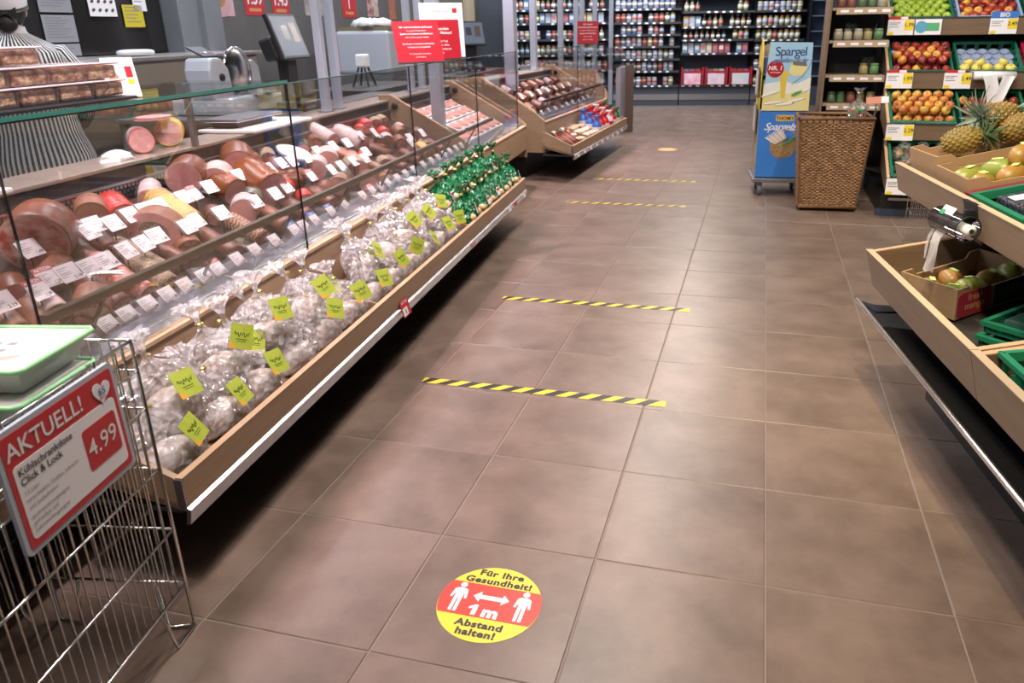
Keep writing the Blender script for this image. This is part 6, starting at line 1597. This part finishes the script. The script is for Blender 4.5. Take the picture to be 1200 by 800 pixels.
# ================================================================== the shop assistant
PM = T(-3.40, 1.22, 0) @ RZ(math.radians(47)) @ SC(.96)      # faces local +y, away from the camera
pe = thing('person', 'person in striped work shirt and white cap seen from behind the counter', 'person', PM)
skin = M('skin', (.52, .30, .21), .5)
verts = [(0, 0, .92), (0, -.005, 1.08), (0, -.01, 1.22), (0, .0, 1.34), (0, .015, 1.43), (0, .045, 1.50), (0, .055, 1.58)]
rad = [(.15, .11), (.13, .10), (.14, .10), (.05, .05), (.045, .05), (.075, .088), (.065, .08)]
edges = [(i, i + 1) for i in range(6)]
for sx in (-1, 1):
    o = len(verts)
    verts += [(sx * .16, 0, 1.30), (sx * .235, -.02, 1.12), (sx * .20, .20, .99), (sx * .185, .27, .985), (sx * .18, .32, .98)]
    rad += [(.04, .04), (.042, .042), (.03, .03), (.036, .018), (.036, .016)]
    edges += [(3, o), (o, o + 1), (o + 1, o + 2), (o + 2, o + 3), (o + 3, o + 4)]
    for k in range(4):
        f = len(verts); dx = sx * .18 + (-.027 + .018 * k)
        ln = (.060, .070, .066, .052)[k]
        verts += [(dx, .335, .978), (dx, .335 + ln * .5, .972), (dx, .335 + ln, .958)]; rad += [(.009, .009), (.0085, .0085), (.0075, .0075)]
        edges += [(o + 4, f), (f, f + 1), (f + 1, f + 2)]
    f = len(verts)
    verts += [(sx * .185 - sx * .045, .285, .978), (sx * .185 - sx * .062, .32, .968)]; rad += [(.0105, .0105), (.009, .009)]
    edges += [(o + 3, f), (f, f + 1)]
    o = len(verts)
    verts += [(sx * .09, 0, .86), (sx * .095, .01, .48), (sx * .10, -.01, .09), (sx * .105, .10, .04)]
    rad += [(.085, .085), (.058, .058), (.04, .04), (.04, .03)]
    edges += [(0, o), (o, o + 1), (o + 1, o + 2), (o + 2, o + 3)]
me = bpy.data.meshes.new('body'); me.from_pydata(verts, edges, []); me.materials.append(skin)
bo = link('body', me, pe)
sk = bo.modifiers.new('skin', 'SKIN'); sk.use_smooth_shade = True
for i, v in enumerate(me.skin_vertices[0].data):
    v.radius = rad[i]; v.use_root = (i == 0)
ss = bo.modifiers.new('subdivision', 'SUBSURF'); ss.levels = 1; ss.render_levels = 1
# clothes
def cloth(name, rings, mat, parent, circ=None, n=36):
    b = MB(); R_ = []
    for (cx, cy, cz, rx, ry) in rings:
        R_.append([(cx + rx * math.cos(2 * PI * j / n), cy + ry * math.sin(2 * PI * j / n), cz) for j in range(n)])
    vs = [p for r in R_ for p in r]; fs = []
    for i in range(len(R_) - 1):
        for k in range(n): fs.append((i * n + k, i * n + (k + 1) % n, (i + 1) * n + (k + 1) % n, (i + 1) * n + k))
    me = bpy.data.meshes.new(name); me.from_pydata(vs, [], fs); me.materials.append(mat)
    at = me.attributes.new('stripe', 'FLOAT', 'CORNER')
    L = circ or 1.0
    li = 0; vals = []
    for p in me.polygons:
        for q, vi in enumerate(p.vertices):
            k = vi % n
            if k == 0 and any(x % n == n - 1 for x in p.vertices): k = n
            vals.append(k / n * L)
    at.data.foreach_set('value', vals)
    me.polygons.foreach_set('use_smooth', [True] * len(me.polygons)); me.update()
    return link(name, me, parent)
ms = bpy.data.materials.new('striped_cotton'); ms.use_nodes = True; nt = ms.node_tree; bs_ = nt.nodes['Principled BSDF']; bs_.inputs['Roughness'].default_value = .8
an = nt.nodes.new('ShaderNodeAttribute'); an.attribute_name = 'stripe'
mu = nt.nodes.new('ShaderNodeMath'); mu.operation = 'MULTIPLY'; mu.inputs[1].default_value = 1 / .0175; nt.links.new(an.outputs['Fac'], mu.inputs[0])
fr = nt.nodes.new('ShaderNodeMath'); fr.operation = 'FRACT'; nt.links.new(mu.outputs[0], fr.inputs[0])
gt = nt.nodes.new('ShaderNodeMath'); gt.operation = 'GREATER_THAN'; gt.inputs[1].default_value = .5; nt.links.new(fr.outputs[0], gt.inputs[0])
mx = nt.nodes.new('ShaderNodeMix'); mx.data_type = 'RGBA'; mx.inputs['A'].default_value = (.72, .72, .74, 1); mx.inputs['B'].default_value = (.018, .02, .035, 1)
nt.links.new(gt.outputs[0], mx.inputs['Factor']); nt.links.new(mx.outputs['Result'], bs_.inputs['Base Color'])
cloth('shirt', [(0, 0, .79, .245, .185), (0, 0, .86, .24, .18), (0, -.005, .98, .205, .15), (0, -.01, 1.10, .195, .145), (0, -.012, 1.22, .205, .15), (0, -.012, 1.30, .215, .14), (0, -.008, 1.345, .205, .125), (0, -.002, 1.38, .165, .105), (0, .004, 1.405, .12, .088), (0, .010, 1.425, .085, .074), (0, .012, 1.435, .07, .066)], ms, pe, 1.12, 48)
def limb(name, pts, rr_, mat, n=16, circ=.42):
    b = MB(); b.tube(pts, rr_, n, 0, False); me = b.mesh(name, mat, True)
    o = link(name, me, pe)
    at = me.attributes.new('stripe', 'FLOAT', 'POINT')
    c0 = [Vector(p) for p in pts]
    vals = []
    for v in me.vertices:
        best = min(range(len(c0)), key=lambda i: (v.co - c0[i]).length); d_ = v.co - c0[best]
        vals.append((math.atan2(d_.x, d_.y) / (2 * PI) + .5) * circ)
    at.data.foreach_set('value', vals)
    return o
for sx in (-1, 1):
    limb('sleeve', [(sx * .11, -.005, 1.335), (sx * .17, -.008, 1.325), (sx * .212, -.012, 1.26), (sx * .235, -.02, 1.14), (sx * .235, .0, 1.09), (sx * .222, .08, 1.05), (sx * .205, .17, 1.005)], [.045, .065, .066, .064, .062, .056, .05], ms)
    b = MB(); b.tube([(sx * .09, 0, .84), (sx * .095, .01, .48), (sx * .10, -.01, .10)], [.10, .075, .06], 14); obj('trouser_leg', b, M('black_trousers', (.012, .013, .018), .8), pe, smooth=True)
    b = MB(); b.ell((sx * .105, .06, .045), .05, .13, .045, 14, 8); obj('shoe', b, black, pe, smooth=True)
cloth('apron_skirt', [(0, 0, .45, .25, .19), (0, 0, .62, .245, .185), (0, 0, .80, .235, .175)], M('navy_apron', (.008, .012, .035), .8), pe)
cloth('collar', [(0, .008, 1.418, .082, .07), (0, .012, 1.44, .070, .066), (0, .014, 1.462, .066, .064)], M('collar_grey', (.55, .57, .64), .8), pe)
# head, hair, cap
b = MB(); b.ell((0, .045, 1.545), .078, .095, .115, 24, 16); b.ell((0, .14, 1.53), .012, .018, .022, 10, 6)
hd_ = obj('head', b, skin, pe, smooth=True)
for sx in (-1, 1):
    b = MB(); b.ell((sx * .080, .04, 1.535), .010, .022, .032, 10, 8); obj('ear', b, skin, hd_, smooth=True)
    b = MB(); b.ell((sx * .03, .132, 1.555), .011, .008, .007, 10, 6); obj('eye', b, white, hd_, smooth=True)
b = MB(); b.ell((0, .132, 1.49), .022, .006, .006, 10, 6); obj('mouth', b, M('lips', (.45, .14, .12), .5), hd_, smooth=True)
hairm = M('black_hair', (.012, .010, .010), .5, bump=(80, .5))
b = MB(); b.ell((0, .03, 1.545), .086, .095, .10, 20, 12); obj('hair', b, hairm, pe, smooth=True)
b = MB(); b.ell((.0, -.06, 1.475), .045, .03, .04, 14, 8); obj('hair_knot', b, hairm, pe, smooth=True)
b = MB(); b.loft([[(.095 * k * math.cos(2 * PI * j / 28), .035 + .108 * k * math.sin(2 * PI * j / 28), z + .03 * math.sin(2 * PI * j / 28)) for j in range(28)] for z, k in ((1.545, .98), (1.565, 1.03), (1.60, 1.10), (1.635, 1.05), (1.655, .8), (1.66, .1))]); obj('cap', b, M('white_cap', (.74, .75, .82), .8), pe, smooth=True)
for dz in (0, .012):
    b = MB(); b.loft([[((.0985 + .002 * e_) * math.cos(2 * PI * j / 28), .035 + (.112 + .002 * e_) * math.sin(2 * PI * j / 28), z + dz + .03 * math.sin(2 * PI * j / 28)) for j in range(28)] for z, e_ in ((1.542, 0), (1.546, 1), (1.550, 0))], cap=False); obj('cap_band', b, black, pe)
for sx in (-1, 1):
    b = MB(); b.prism([(0, -.085, 1.515), (sx * .05, -.09, 1.545), (sx * .045, -.09, 1.49)], (0, .012, 0)); obj('bow', b, black, pe)
# remove unused prototypes
for o in PROTOS:
    if o.name not in usedp:
        for ch in list(o.children): bpy.data.objects.remove(ch)
        bpy.data.objects.remove(o)
for o in list(bpy.data.objects):
    if 'used' in o.keys(): del o['used']
    if o.get('label') == 'x': print('UNLABELLED', o.name)
